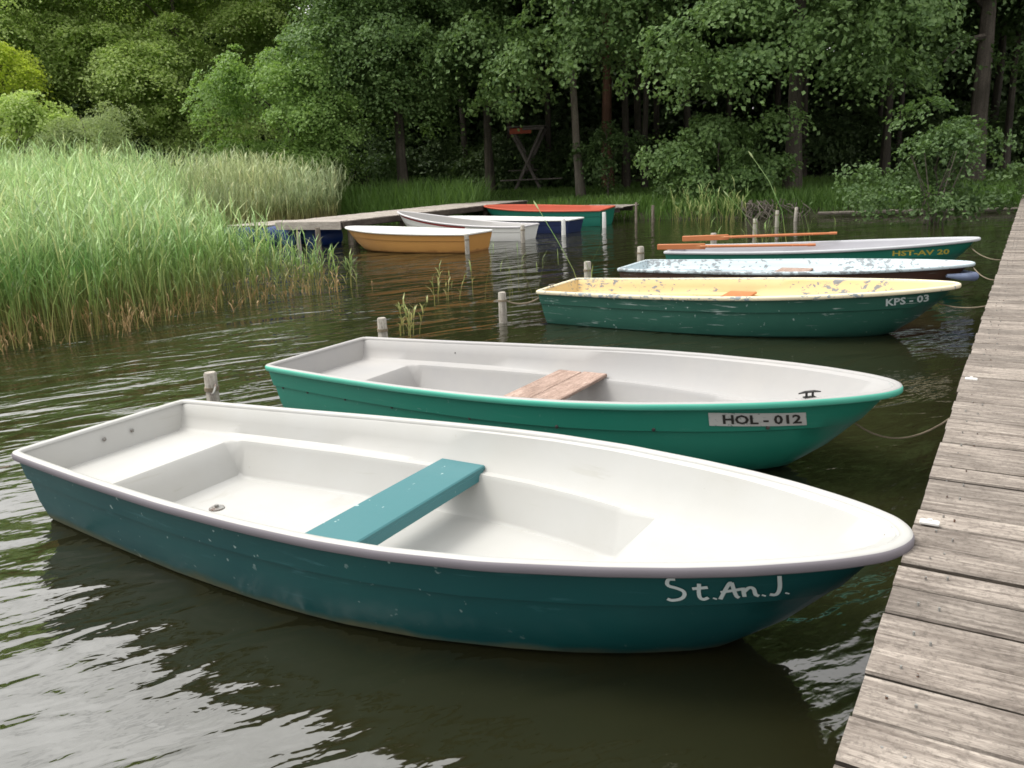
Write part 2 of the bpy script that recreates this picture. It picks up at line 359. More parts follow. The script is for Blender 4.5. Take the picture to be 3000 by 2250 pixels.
# ------------------------------------------------------------------ boats
SU = np.array([0, .05, .17, .33, .45, .54, .62, .71, .80, .855, .90, .94, .965, .985, .996, 1.0])
SW = np.array([.755, .79, .87, .96, .995, 1.0, .97, .885, .74, .63, .515, .385, .29, .19, .10, 0])
PF = [0, .06, .30, .315, .56, .78, .90, 1.0]              # fraction from sheer down to keel
PB = [.985, .98, .955, .925, .90, .845, .70, .35]          # breadth factor
PC = [.03, .05, .17, .185, .34, .52, .72, 1.05]            # bow cut (m)
def shape(u): return np.interp(u, SU, SW)
class Boat:
    def __init__(s, L=4.2, W=.75, fb=.40, rise=.13, zbot=-.10, rake=1.0, step=True):
        s.L, s.W, s.fb, s.rise, s.zbot, s.rake = L, W, fb, rise, zbot, rake
        s.PB = PB if step else [.985, .975, .94, .935, .89, .82, .66, .35]
    def sheer(s, u): return s.fb + s.rise * u * u
    def pt(s, u, f):
        cut = np.interp(f, PF, PC) * s.rake; tc = .09 * f; b = np.interp(f, PF, s.PB)
        x = tc + u * (s.L - cut - tc); z = s.sheer(x / s.L) * (1 - f) + s.zbot * f
        return x, s.W * b * shape(u), z
    def hull_y(s, x, z):
        zs = s.sheer(x / s.L); f = (zs - z) / (zs - s.zbot)
        cut = np.interp(f, PF, PC) * s.rake; tc = .09 * f
        u = (x - tc) / (s.L - cut - tc)
        return s.W * np.interp(f, PF, s.PB) * shape(u)
    def hull(s, mat, parent):
        us = np.concatenate([np.linspace(0, .8, 18), np.array([.83, .86, .885, .91, .93, .95, .965, .975, .985, .992, .997, 1.0])])
        fs = [0, .06, .18, .30, .315, .44, .56, .67, .78, .85, .90, .95, 1.0]
        mb = MB(); idx = {}
        for side in (-1, 1):
            for i, u in enumerate(us):
                for j, f in enumerate(fs):
                    x, y, z = s.pt(u, f); idx[side, i, j] = len(mb.v); mb.v.append((x, side * y, z))
        n, m = len(us), len(fs)
        for i in range(n - 1):
            for j in range(m - 1):
                mb.f.append([idx[-1, i, j], idx[-1, i, j + 1], idx[-1, i + 1, j + 1], idx[-1, i + 1, j]])
                mb.f.append([idx[1, i, j], idx[1, i + 1, j], idx[1, i + 1, j + 1], idx[1, i, j + 1]])
            mb.f.append([idx[-1, i, m - 1], idx[1, i, m - 1], idx[1, i + 1, m - 1], idx[-1, i + 1, m - 1]])
        for j in range(m - 1): mb.f.append([idx[1, 0, j], idx[1, 0, j + 1], idx[-1, 0, j + 1], idx[-1, 0, j]])
        return mb.build('hull', mat, parent, ang=28)
    def outline(s, inset=0):
        P = []
        us = np.concatenate([np.linspace(0.03, .8, 26), np.linspace(.82, .985, 14), [.992, .997]])
        for u in us: P.append((u * s.L, -s.W * float(shape(u))))
        P.append((s.L, 0.0))
        for u in us[::-1]: P.append((u * s.L, s.W * float(shape(u))))
        w0 = s.W * float(shape(0))
        P += [(.015, w0), (0, w0 - .04)] + [(0, y) for y in np.linspace(w0 - .12, -w0 + .12, 7)] + [(0, -w0 + .04), (.015, -w0)]
        for _ in range(2):
            Q = []
            for a, b in zip(P, P[1:] + P[:1]):
                Q.append((.75 * a[0] + .25 * b[0], .75 * a[1] + .25 * b[1])); Q.append((.25 * a[0] + .75 * b[0], .25 * a[1] + .75 * b[1]))
            P = Q
        return P
    def rim(s, mat, parent, prof=None, top=None):
        P = s.outline(); n = len(P); mb = MB()
        prof = prof or [(-.020, -.006), (-.018, .006), (-.006, .011), (.010, .012), (.022, .007), (.027, -.003), (.027, -.024), (.021, -.030), (.010, -.031), (.004, -.025)]
        k = len(prof)
        for i in range(n):
            a, b = P[i - 1], P[(i + 1) % n]; dx, dy = b[0] - a[0], b[1] - a[1]; l = math.hypot(dx, dy); nx_, ny_ = dy / l, -dx / l
            z0 = s.sheer(P[i][0] / s.L)
            for (o, z) in prof: mb.v.append((P[i][0] + nx_ * o, P[i][1] + ny_ * o, z0 + z))
        for i in range(n):
            for j in range(k - 1):
                a = i * k + j; b = ((i + 1) % n) * k + j
                mb.f.append([a, b, b + 1, a + 1])
        o = mb.build('rim', [mat, top] if top else mat, parent, ang=60)
        if top:
            for q, f in enumerate(o.data.polygons): f.material_index = 1 if q % (k - 1) < 4 else 0
        return o
    def liner(s, mat, parent, zl=.24, zf=.03, x0=.50, x1=3.42, ledge=.105):
        L = s.L; u0, u1 = x0 / L, x1 / L
        us = np.concatenate([np.linspace(0, u0, 6), u0 + np.array([.003, .012, .021, .029]), np.linspace(u0 + .05, u1 - .075, 16), u1 + np.array([-.053, -.046, -.004, 0]),
             np.linspace(u1 + .02, .93, 6), [.945, .955, .965, .975, .983, .99, .995, 1.0]])
        mb = MB(); rows = []
        for u in us:
            zs = s.sheer(u) - .003; l = zl + .08 * max(0, u - .3) ** 2
            if u <= u0 or u >= u1: wf = 0
            elif u < u0 + .03: wf = np.interp(u - u0, [0, .003, .012, .021, .029], [0, .06, .42, .93, 1])
            elif u > u1 - .053: wf = np.interp(u - u1, [-.053, -.046, -.004, 0], [1, .95, .04, 0])
            else: wf = 1
            zw = l - (l - zf) * wf
            prof = [(.001, zs + .006), (.018, zs - .012), (.032, zs - (zs - l) * .5), (.050, l + .016), (.060, l), (ledge, l),
                    (ledge + .008, l - (l - zw) * .10), (ledge + .048, l - (l - zw) * .93), (ledge + .066, zw)]
            pts = []
            for ins, z in prof:
                zh = min(z, l) if ins > .055 else z; zh = max(zh, l - .02)
                f = (zs - zh) / (zs - s.zbot); top = z > zs - .001; A = .09 * f + .014; Bx = L - (.014 if top else np.interp(f, PF, PC) * s.rake + .028)
                hy = s.W * (1.0 if top else np.interp(f, PF, s.PB)) * float(shape(u)) - (.004 if top else 0)
                pts.append((A + u * (Bx - A), max(0, hy - ins), z))
            xc = pts[-1][0]; yc = pts[-1][1]
            pts += [(xc, yc * .5, zw), (xc, 0, zw)]
            row = []
            for x, y, z in pts: row.append(len(mb.v)); mb.v.append((x, -y, z))
            for x, y, z in pts[-2::-1]: row.append(len(mb.v)); mb.v.append((x, y, z))
            rows.append(row)
        for a, b in zip(rows, rows[1:]):
            for j in range(len(a) - 1): mb.f.append([a[j], b[j], b[j + 1], a[j + 1]])
        r0 = rows[0]; n = len(r0)
        for j in range(4): mb.f.append([r0[j], r0[j + 1], r0[n - 2 - j], r0[n - 1 - j]])
        return mb.build('interior', mat, parent, ang=38)
    def text(s, txt, x0, x1, zc, h, mat, parent, name='lettering', side=-1, tilt=0, off=.004, narrow=1.0):
        cu = bpy.data.curves.new('t', 'FONT'); cu.body = txt; cu.resolution_u = 2; cu.offset = .028
        to = bpy.data.objects.new('t', cu); COL.objects.link(to)
        bpy.context.view_layer.update()
        me = bpy.data.meshes.new_from_object(to.evaluated_get(bpy.context.evaluated_depsgraph_get()))
        bpy.data.objects.remove(to); bpy.data.curves.remove(cu)
        co = np.zeros(len(me.vertices) * 3); me.vertices.foreach_get('co', co); co = co.reshape(-1, 3)
        mn, mxx = co.min(0), co.max(0)
        for v in me.vertices:
            a = (v.co.x - mn[0]) / (mxx[0] - mn[0]); b = (v.co.y - mn[1]) / (mxx[1] - mn[1]) - .5
            if side > 0: a = 1 - a
            x = x0 + (x1 - x0) * a + b * h * narrow * 0; z = zc + b * h + tilt * (a - .5)
            v.co = (x, side * (float(s.hull_y(x, z)) + off), z)
        return mesh_obj(name, me, mat, parent)
    def strip(s, x0, x1, z0, z1, th, mat, parent, name, side=-1, nx_=10, nz_=3, tilt=0):
        mb = MB()
        for k, o in enumerate((0.0, th)):
            for i in range(nx_ + 1):
                for j in range(nz_ + 1):
                    x = x0 + (x1 - x0) * i / nx_; z = z0 + (z1 - z0) * j / nz_ + tilt * (i / nx_ - .5)
                    mb.v.append((x, side * (float(s.hull_y(x, z)) + o + .001), z))
        w_ = nz_ + 1; base = (nx_ + 1) * w_
        for i in range(nx_):
            for j in range(nz_):
                a = base + i * w_ + j; mb.f.append([a, a + w_, a + w_ + 1, a + 1] if side < 0 else [a, a + 1, a + w_ + 1, a + w_])
        for i in range(nx_):
            for j in (0, nz_):
                a = i * w_ + j; mb.f.append([a, a + w_, base + a + w_, base + a])
        for j in range(nz_):
            for i in (0, nx_):
                a = i * w_ + j; mb.f.append([a, a + 1, base + a + 1, base + a])
        return mb.build(name, mat, parent)
    def strokes(s, strokes, x0, sx, z0, sz, wid, mat, parent, tilt=0, side=-1, name='lettering'):
        mb = MB()
        for st in strokes:
            P = [np.array(p, float) for p in st]
            if len(P) > 2:
                for _ in range(2):
                    Q = [P[0]]
                    for a, b in zip(P, P[1:]): Q += [.75 * a + .25 * b, .25 * a + .75 * b]
                    Q.append(P[-1]); P = Q
            P = [np.array((x0 + p[0] * sx, z0 + p[1] * sz + tilt * p[0] * sx)) for p in P]
            base = len(mb.v)
            for i, p in enumerate(P):
                d = P[min(i + 1, len(P) - 1)] - P[max(i - 1, 0)]; d /= np.linalg.norm(d) + 1e-9; nn = np.array((-d[1], d[0])) * wid / 2
                for q in (p - nn, p + nn): mb.v.append((q[0], side * (float(s.hull_y(q[0], q[1])) + .004), q[1]))
            for i in range(len(P) - 1):
                a = base + 2 * i; mb.f.append([a, a + 2, a + 3, a + 1])
        return mb.build(name, mat, parent, smooth=False)

def boat_root(label, x, y, deg, group=None, roll=0):
    r = empty('rowing_boat', (x, y, 0), R(deg)); tag(r, label, 'rowing boat', group); r.rotation_euler = (R(roll), 0, R(deg)); return r
def cleat(parent, x, y, z, rz, mat, s=1.0):
    mb = MB(); mb.tube([(-.07 * s, 0, .03 * s), (-.03 * s, 0, .036 * s), (.03 * s, 0, .036 * s), (.07 * s, 0, .03 * s)], [.004 * s, .008 * s, .008 * s, .004 * s], 6)
    for q in (-.02, .02): mb.tube([(q * s, 0, 0), (q * s, 0, .034 * s)], .007 * s, 6)
    mb.box((0, 0, .003), (.07 * s, .03 * s, .006))
    o = mb.build('cleat', mat, parent); o.location = (x, y, z); o.rotation_euler = (0, 0, rz); return o
def bolt(parent, loc, nrm, r=.008, mat=None, name='bolt'):
    nv = Vector(nrm).normalized(); mb = MB(); p = Vector(loc)
    mb.tube([p, p + nv * .004, p + nv * .007], [r, r, r * .5], 8); return mb.build(name, mat or M_dark, parent)
def thwart(parent, xc, wid, y0, y1, z, th, mat, lip=0.0):
    mb = MB(); mb.box((xc, (y0 + y1) / 2, z + th / 2), (wid, y1 - y0, th), bev=.006)
    o = mb.build('thwart', mat, parent)
    return o

# --- 1 foreground white and teal boat
B1 = Boat(L=4.2, W=.708, fb=.40, rise=.127)
b1 = boat_root('large white rowing boat with dark teal hull nearest the viewer, hand lettered at its bow', -2.354, 4.607, -30.86, 'rowing boats moored at the near pier')
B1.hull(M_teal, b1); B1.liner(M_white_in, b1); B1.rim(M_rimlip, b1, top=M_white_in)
mb = MB(); mb.box((2.07, .0, .262), (.27, 1.20, .028), bev=.006); mb.box((2.195, 0, .231), (.022, 1.16, .05), bev=.004); mb.build('thwart', M_thwart_teal, b1)
mb = MB(); mb.tube([(0, 0, 0), (0, 0, .006), (0, 0, .008)], [.042, .040, .030], 14); mb.tube([(0, 0, .008), (0, 0, .022)], .011, 8)
dr = mb.build('drain_fitting', M_rust, b1); dr.location = (.86, .0, .031)
for yy in (-.05, .13): bolt(b1, (.034, yy, .33), (1, 0, 0), .012, M_rust)
bolt(b1, (4.135, .02, .505), (-1, 0, .2), .009, M_rust)
S = [  # handwriting: S t . A n . J .
 [(.30, 1.0), (.10, 1.02), (.04, .72), (.30, .60), (.52, .42), (.44, .10), (.12, .0), (0, .10)],
 [(.92, .78), (.86, .15), (.98, .02), (1.12, .12)], [(.72, .55), (1.14, .60)],
 [(1.27, .02), (1.30, .08)],
 [(1.42, .0), (1.72, .78), (1.78, .76)], [(1.78, .78), (1.84, .10), (1.92, .02)], [(1.46, .34), (2.05, .44)],
 [(2.05, .50), (2.06, .05)], [(2.07, .30), (2.22, .52), (2.34, .42), (2.34, .12), (2.44, .04)],
 [(2.55, .02), (2.58, .08)],
 [(3.02, .95), (3.0, .30), (2.88, .0), (2.72, .08)], [(3.15, .02), (3.18, .08)]]
B1.strokes(S, 3.54, .108, .338, .094, .012, M_wink, b1, tilt=.05)

# --- 2 green boat
B2 = Boat(L=4.2, W=.72, fb=.40, rise=.127)
b2 = boat_root('sea green rowing boat with pale grey inside and a black lettered white plate', -1.522, 6.442, -31.9, 'rowing boats moored at the near pier')
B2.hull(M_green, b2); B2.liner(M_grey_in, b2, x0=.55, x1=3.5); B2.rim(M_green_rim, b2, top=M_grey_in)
thwart(b2, 1.93, .19, -.60, .60, .25, .028, M_thwart_wood); thwart(b2, 2.135, .19, -.61, .60, .254, .028, M_thwart_wood)
cleat(b2, 3.82, -float(.72 * shape(3.82 / 4.2)) + .012, B2.sheer(.91) + .010, .75, M_dark, .9)
B2.strip(3.34, 3.80, .345, .425, .004, M_plate, b2, 'registration_plate')
B2.text('HOL - 012', 3.41, 3.78, .387, .058, M_ink, b2, off=.009)
for x in (.12, .40, .80, 1.25, 1.9, 2.5, 3.05, 3.62):
    zz = B2.sheer(x / 4.2) - .16; bolt(b2, (x, -float(B2.hull_y(x, zz)), zz), (0, -1, .1), .011)
for x in (.9, 1.9, 2.6, 3.1): bolt(b2, (x, float(.72 * shape(x / 4.2)) - .045, .33), (0, -1, .4), .006)

# --- 3 yellow/dark green
B3 = Boat(L=4.2, W=.71, fb=.38, rise=.127)
b3 = boat_root('dark green rowing boat with flaking cream yellow inside and white bow lettering', .5975, 9.827, -29.9, 'rowing boats moored at the near pier')
B3.hull(M_dgreen, b3); B3.liner(M_yellow, b3); B3.rim(M_yrim, b3)
thwart(b3, 2.05, .30, -.58, .58, .262, .026, M_orange)
B3.text('KPS - 03', 3.62, 3.97, .385, .075, M_wink, b3, tilt=.03)
cleat(b3, .07, -.30, .395, 1.3, M_rust, .9)

# --- 4 pale blue/brown
B4 = Boat(L=4.25, W=.71, fb=.345, rise=.10)
b4 = boat_root('brown hulled rowing boat with worn pale blue inside, between the yellow and grey boats', 1.80, 11.85, -31, 'rowing boats moored at the near pier')
B4.hull(M_brownhull, b4); B4.liner(M_pblue, b4); B4.rim(M_pblue, b4)
thwart(b4, 2.15, .42, -.58, .58, .25, .026, M_thwart_wood)
mb = MB(); mb.tube([(4.0, -.24, .32), (4.16, -.15, .30), (4.27, 0, .29), (4.16, .15, .30), (4.0, .24, .32)], [.02, .045, .055, .045, .02], 10)
mb.build('bow_fender', M_fender, b4)
# --- 5 grey/jade
B5 = Boat(L=4.3, W=.71, fb=.38, rise=.16)
b5 = boat_root('jade green rowing boat with lilac grey inside and yellow lettering, oars across its stern', 2.72, 13.5, -27.5, 'rowing boats moored at the near pier')
B5.hull(M_jade, b5); B5.liner(M_lgrey, b5); B5.rim(M_lgrim, b5)
thwart(b5, 2.0, .3, -.58, .58, .25, .026, M_orange)
B5.text('HST-AV 20', 3.25, 3.95, .38, .075, M_yink, b5)
def oar(label, p0, p1, blade=.75):
    p0, p1 = Vector(p0), Vector(p1); d = p1 - p0; L = d.length
    r = empty('oar', p0); r.rotation_euler = d.to_track_quat('X', 'Z').to_euler()
    tag(r, label, 'oar', 'orange oars lying on the grey boat')
    mb = MB(); mb.tube([(blade * .9, 0, 0), (L * .7, 0, 0), (L - .12, 0, 0)], [.022, .021, .017], 8); mb.build('shaft', M_orange, r)
    mb = MB(); mb.tube([(L - .12, 0, 0), (L - .10, 0, 0), (L, 0, 0)], [.017, .022, .020], 8); mb.build('grip', M_orange, r)
    mb = MB(); mb.box((blade / 2, 0, 0), (blade, .02, .09), bev=.01)
    o = mb.build('blade', M_orange, r)
    return r
oar('orange oar nearest the viewer, blade over the stern of the grey boat', (2.38, 13.15, .45), (4.55, 12.25, .47))
oar('orange oar behind the other one, shaft pointing up toward the bow', (2.92, 13.85, .50), (5.15, 13.0, .56))

# --- far boats on the left pier (bow toward the pier)
def far_boat(label, x, y, deg, B, hull, inner, rim, thw=(2.0,), tm=None, liner_kw={}):
    r = boat_root(label, x, y, deg, 'rowing boats moored at the left pier')
    B.hull(hull, r); B.liner(inner, r, **liner_kw); B.rim(rim, r)
    for t_ in thw: thwart(r, t_, .26, -.55, .55, B.fb - .15, .026, tm or M_thwart_wood)
    return r
HB = 149.3
BA = Boat(L=3.8, W=.72, fb=.42, rise=.13)
far_boat('ochre yellow rowing boat with white rim and dark water line stripe', -.57, 18.62, HB, BA, M_ochre, M_white, M_white, liner_kw=dict(zl=.25))
BB = Boat(L=3.95, W=.70, fb=.36, rise=.40)
rb = far_boat('white rowing boat with high bow and a red stripe under its rim', .62, 21.15, 152.0, BB, M_white, M_grey_in, M_rimw, (1.4, 2.4), liner_kw=dict(zl=.20))
for sd_ in (-1, 1):
    s_ = BB.strip(1.5, 3.75, .0, .045, .006, M_redstripe, rb, 'red_stripe', side=sd_, nx_=16)
    for v in s_.data.vertices: v.co.z += BB.sheer(v.co.x / BB.L) - .085; 
    for v in s_.data.vertices: v.co.y = sd_ * (float(BB.hull_y(v.co.x, v.co.z)) + .008)
BC = Boat(L=4.2, W=.62, fb=.36, rise=.10)
far_boat('navy blue rowing boat with white rim beside the red one', 1.95, 22.95, HB, BC, M_navy, M_white, M_white, (1.6,), liner_kw=dict(zl=.20))
BD = Boat(L=4.3, W=.72, fb=.50, rise=.14)
far_boat('green rowing boat with red orange inside, farthest from the viewer', 3.1, 25.2, HB, BD, M_jade, M_red, M_red, (1.4, 2.3), M_red, liner_kw=dict(zl=.28)).rotation_euler = (R(-3.5), 0, R(HB))

# ------------------------------------------------------------------ piers
PA = 0.56005; PO = -.238
PD = Vector((math.sin(PA), math.cos(PA), 0)); PN = Vector((math.cos(PA), -math.sin(PA), 0))
def pier(name, label, origin, length, width, top, seed, mat, pitch=.17, start=0.0, edges=None, rz=None, nails=False):
    """local x = across (to the right), local y = along"""
    rng = random.Random(seed); r = empty(name, origin, rz if rz is not None else -PA); tag(r, label, 'pier')
    mb = MB(); y = start; b = list(edges or [])
    while y < length:
        wd = (b.pop(0) if b else pitch * rng.uniform(.84, 1.16)); e0 = rng.uniform(-.007, .004); e1 = rng.uniform(-.03, .03)
        dz = rng.uniform(-.005, .005); gap = rng.uniform(.007, .015); tw = rng.uniform(-.005, .005)
        n = 6; base = len(mb.v); cc = y + wd / 2; hw = (wd - gap) / 2; bev = .006
        for i in range(n + 1):
            t_ = i / n; x = e0 + (width + e1 - e0) * t_; wob = rng.uniform(-.004, .004) if 0 <= i <= n else 0
            yy = cc + tw * (t_ - .5) * 2
            crown = .002 * rng.uniform(-1, 1)
            for (py, pz) in ((-hw, -.045), (-hw + wob, -bev), (-hw + bev + wob, 0), (0, crown), (hw - bev, 0), (hw, -bev), (hw, -.045)):
                mb.v.append((x, yy + py, top + dz + pz))
        for i in range(n):
            for j in range(6): a = base + i * 7 + j; mb.f.append([a, a + 7, a + 8, a + 1])
            a = base + i * 7; mb.f.append([a + 6, a + 13, a + 7, a])
        mb.f.append([base + j for j in range(7)]); mb.f.append([base + n * 7 + j for j in range(6, -1, -1)])
        y += wd
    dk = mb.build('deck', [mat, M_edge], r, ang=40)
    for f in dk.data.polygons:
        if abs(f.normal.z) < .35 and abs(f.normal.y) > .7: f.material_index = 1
    nb = MB(); ny_ = start + pitch / 2
    if nails:
        for k in range(int((length - start) / pitch)):
            for xx in (.07, .12, width * .5, width - .1):
                px, py = xx + rng.uniform(-.012, .012), start + (k + .5) * pitch + rng.uniform(-.03, .03)
                nb.tube([(px, py, top - .004), (px, py, top + .0065)], .0035, 6)
        nb.build('nail_heads', M_rust, r)['kind'] = 'stuff'
    for xx in (.10, width - .10):
        mb = MB(); mb.box((xx, (start + length) / 2, top - .046 - .07), (.10, length - start - .1, .14), bev=.006); mb.build('beam', M_beam, r)
    yy = start + .6
    while yy < length:
        for xx in (.22, width - .22):
            mb = MB(); mb.tube([(xx, yy, -1.2), (xx, yy, top - .18), (xx, yy, top - .04)], [.075, .072, .07], 10, rng=rng, jit=.05); mb.build('pile', M_postd, r)
        yy += 2.3
    return r
o0 = PN * PO
near = pier('pier', 'weathered grey plank pier running from the lower right to the far bank', (o0.x, o0.y, 0), 26.5, 2.0, .5, 3, M_plank,
     start=-3.0, edges=None, nails=True)
fr = MB()
p_left = pier('pier', 'long grey plank pier at the left with boats moored beside it', (-6.01, 22.31, 0), 10.0, 2.15, .65, 8, M_plank_far, rz=R(-29.5))
mb = MB(); mb.box((1.075, -.03, .545), (2.2, .04, .20), bev=.004); mb.build('end_board', M_plank_far, p_left)
mb = MB(); mb.box((2.18, 5.0, .56), (.035, 9.9, .15), bev=.004); mb.build('side_board', M_beam, p_left)
p2 = pier('pier', 'short grey finger pier behind the red boat, ending at two thin posts', (.94, 28.85, 0), 3.8, 1.2, .50, 11, M_plank_far, rz=R(-PA * 57.2958 - 90))
pf = pier('floating_platform', 'pale low platform on blue floats at the left end of the long pier', (-7.95, 24.1, 0), 1.9, 1.7, .53, 15, M_plank_far)
rng = random.Random(4)
for i in range(5):
    a = -8.0 + i * .74; bx = a; by = 23.9 - i * .43
    r = empty('float_barrel', (bx, by, .20), -PA); tag(r, ['leftmost blue plastic float barrel under the low platform', 'second blue float barrel from the left under the platform', 'middle blue float barrel below the pier end', 'fourth blue float barrel from the left, below the pier end board', 'rightmost blue float barrel under the pier end board'][i], 'barrel', 'blue float barrels under the left pier')
    mb = MB(); mb.tube([(0, -.12, 0), (0, -.10, 0), (0, .2, 0), (0, .22, 0), (0, .5, 0), (0, .8, 0), (0, .82, 0)], [.22, .27, .285, .295, .285, .27, .22], 18); mb.build('barrel_body', M_bluebarrel, r)
    mb = MB(); mb.tube([(.1, -.135, .1), (.1, -.12, .1)], .03, 8); mb.build('cap', M_dark, r)

# ------------------------------------------------------------------ mooring posts
def post(label, x, y, h, r=.045, mat=None, capring=True, group='mooring posts in the water', lean=(0, 0)):
    o = empty('mooring_post', (x, y, 0)); tag(o, label, 'post', group)
    rg = random.Random(int(x * 100 + y * 7))
    mb = MB(); mb.tube([(-lean[0] * .5, -lean[1] * .5, -.9), (0, 0, 0), (lean[0] * .5, lean[1] * .5, h * .5), (lean[0], lean[1], h - .012), (lean[0], lean[1], h)], [r * 1.08, r * 1.03, r, r * .97, r * .82], 12, rng=rg, jit=.05)
    mb.build('post_shaft', mat or M_post, o)
    if capring:
        mb = MB(); mb.tube([(lean[0], lean[1], h * .70), (lean[0], lean[1], h * .76)], r * 1.14, 12); mb.build('rope_wrap', M_rope, o)
    return o
post('grey mooring post just behind the stern of the large white boat', -2.12, 5.68, .44, .045)
post('grey mooring post behind the stern of the sea green boat', -1.20, 7.72, .43, .045)
post('pale mooring post standing alone in open water left of the yellow boat', -.07, 9.56, .36, .047)
post('mooring post half hidden behind the stern of the yellow boat', 1.12, 11.55, .45, .05)
post('short mooring post behind the stern of the pale blue boat', 2.24, 13.9, .40, .055)
post('mooring post behind the orange oars of the grey boat', 3.95, 15.9, .40, .06)
post('thin white topped post standing in water behind the grey boat', 5.87, 19.72, .37, .05)
post('thin pale post near the tree roots, second behind the grey boat', 7.04, 21.75, .42, .05)
post('leaning thin pale post nearest the tree roots', 8.08, 23.39, .38, .045, lean=(.03, .02))
post('pale mooring post at the stern of the ochre boat', -.84, 18.10, .42, .05)
post('pale mooring post at the stern of the white boat with red stripe', .42, 20.3, .42, .05)
post('white mooring post at the stern of the navy boat', 1.53, 22.06, .42, .055, M_tagw, False)
post('white mooring post at the stern of the green boat with red inside', 2.84, 24.1, .44, .055, M_tagw, False)
post('dark thin post at the end of the finger pier', 3.95, 25.35, .62, .04, M_postd, False)
post('brown thin post in the water right of the finger pier', 4.5, 25.6, .5, .045, M_postd, False)
post('stout brown post at the corner of the left pier', -4.35, 19.55, .62, .06, M_postd, False)
post('thin pale post among reeds by the left pier corner', -4.75, 19.3, .55, .045, M_post, False)

# ------------------------------------------------------------------ ropes and tags
def rope(label, pts, r=.007, sag=.0, cat='rope', mat=None, name='rope'):
    P = []
    for k in range(len(pts) - 1):
        a, b = Vector(pts[k]), Vector(pts[k + 1])
        for i in range(10):
            t_ = i / 10; p = a.lerp(b, t_); p.z -= sag * 4 * t_ * (1 - t_); P.append(p)
    P.append(Vector(pts[-1])); mb = MB(); mb.tube(P, r, 6)
    return tag(mb.build(name, mat or M_rope, None), label, cat)
def onpier(t_, off=0, z=.5): q = PN * (PO + off) + PD * t_; return (q.x, q.y, z)
def bow(b, B, x, z):
    a = b.rotation_euler[2]; return (b.location.x + math.cos(a) * x, b.location.y + math.sin(a) * x, z)
rope('thin brown rope from the bow of the green boat to the pier', [bow(b2, B2, 4.0, .30), onpier(4.55, .0, .43)], .005, .10)
rope('pale rope from the bow of the yellow boat to the pier', [bow(b3, B3, 4.05, .32), onpier(8.1, 0, .43)], .006, .03)
rope('pale rope from the bow of the pale blue boat to the pier', [bow(b4, B4, 4.25, .40), onpier(9.6, 0, .45)], .006, .04)
rope('pale rope from the bow of the grey boat to the pier', [bow(b5, B5, 4.2, .42), onpier(11.4, 0, .45)], .006, .05)
rope('rope hanging between the lone post and the stern of the yellow boat', [(-.03, 9.55, .26), (.42, 9.45, .33)], .011, .07)
rope('chain from the post to the stern of the large white boat', [(-2.08, 5.66, .36), (-1.95, 5.2, .40)], .008, .02, 'chain', M_rust, 'chain')
rope('thin line from the stern of the large white boat leaving the frame on the left', [(-2.6, 4.05, .36), (-3.6, 4.25, .28)], .006, .03)
for t_, lb in ((2.94, 'white plastic tag on the pier edge by the bow of the large white boat'), (5.06, 'white plastic tag on the pier edge beyond the green boat')):
    q = onpier(t_, .045, .508); mb = MB(); mb.box((0, 0, 0), (.06, .03, .012), bev=.003); mb.tube([(0, 0, .006), (0, 0, .012)], .008, 8)
    o = mb.build('edge_tag', M_tagw); o.location = q; o.rotation_euler = (0, 0, -PA); tag(o, lb, 'tag')

# ------------------------------------------------------------------ vegetation
def rand_dirs(rg, n):
    v = rg.normal(size=(n, 3)); return v / np.linalg.norm(v, axis=1, keepdims=True)
def leaves(rg, C_, Nrm, size, aspect=.75, droop=.0):
    n = len(C_); Nrm = Nrm / (np.linalg.norm(Nrm, axis=1, keepdims=True) + 1e-9)
    t_ = np.cross(Nrm, rand_dirs(rg, n)); t_ /= (np.linalg.norm(t_, axis=1, keepdims=True) + 1e-9)
    b = np.cross(Nrm, t_); s = size[:, None]
    V = np.empty((n, 4, 3))
    V[:, 0] = C_ - t_ * s * .5; V[:, 1] = C_ + b * s * aspect * .5 + Nrm * s * .08; V[:, 2] = C_ + t_ * s * .5 - Nrm * s * .1; V[:, 3] = C_ - b * s * aspect * .5 + Nrm * s * .08
    F = np.arange(n * 4).reshape(n, 4)
    return V.reshape(-1, 3), F
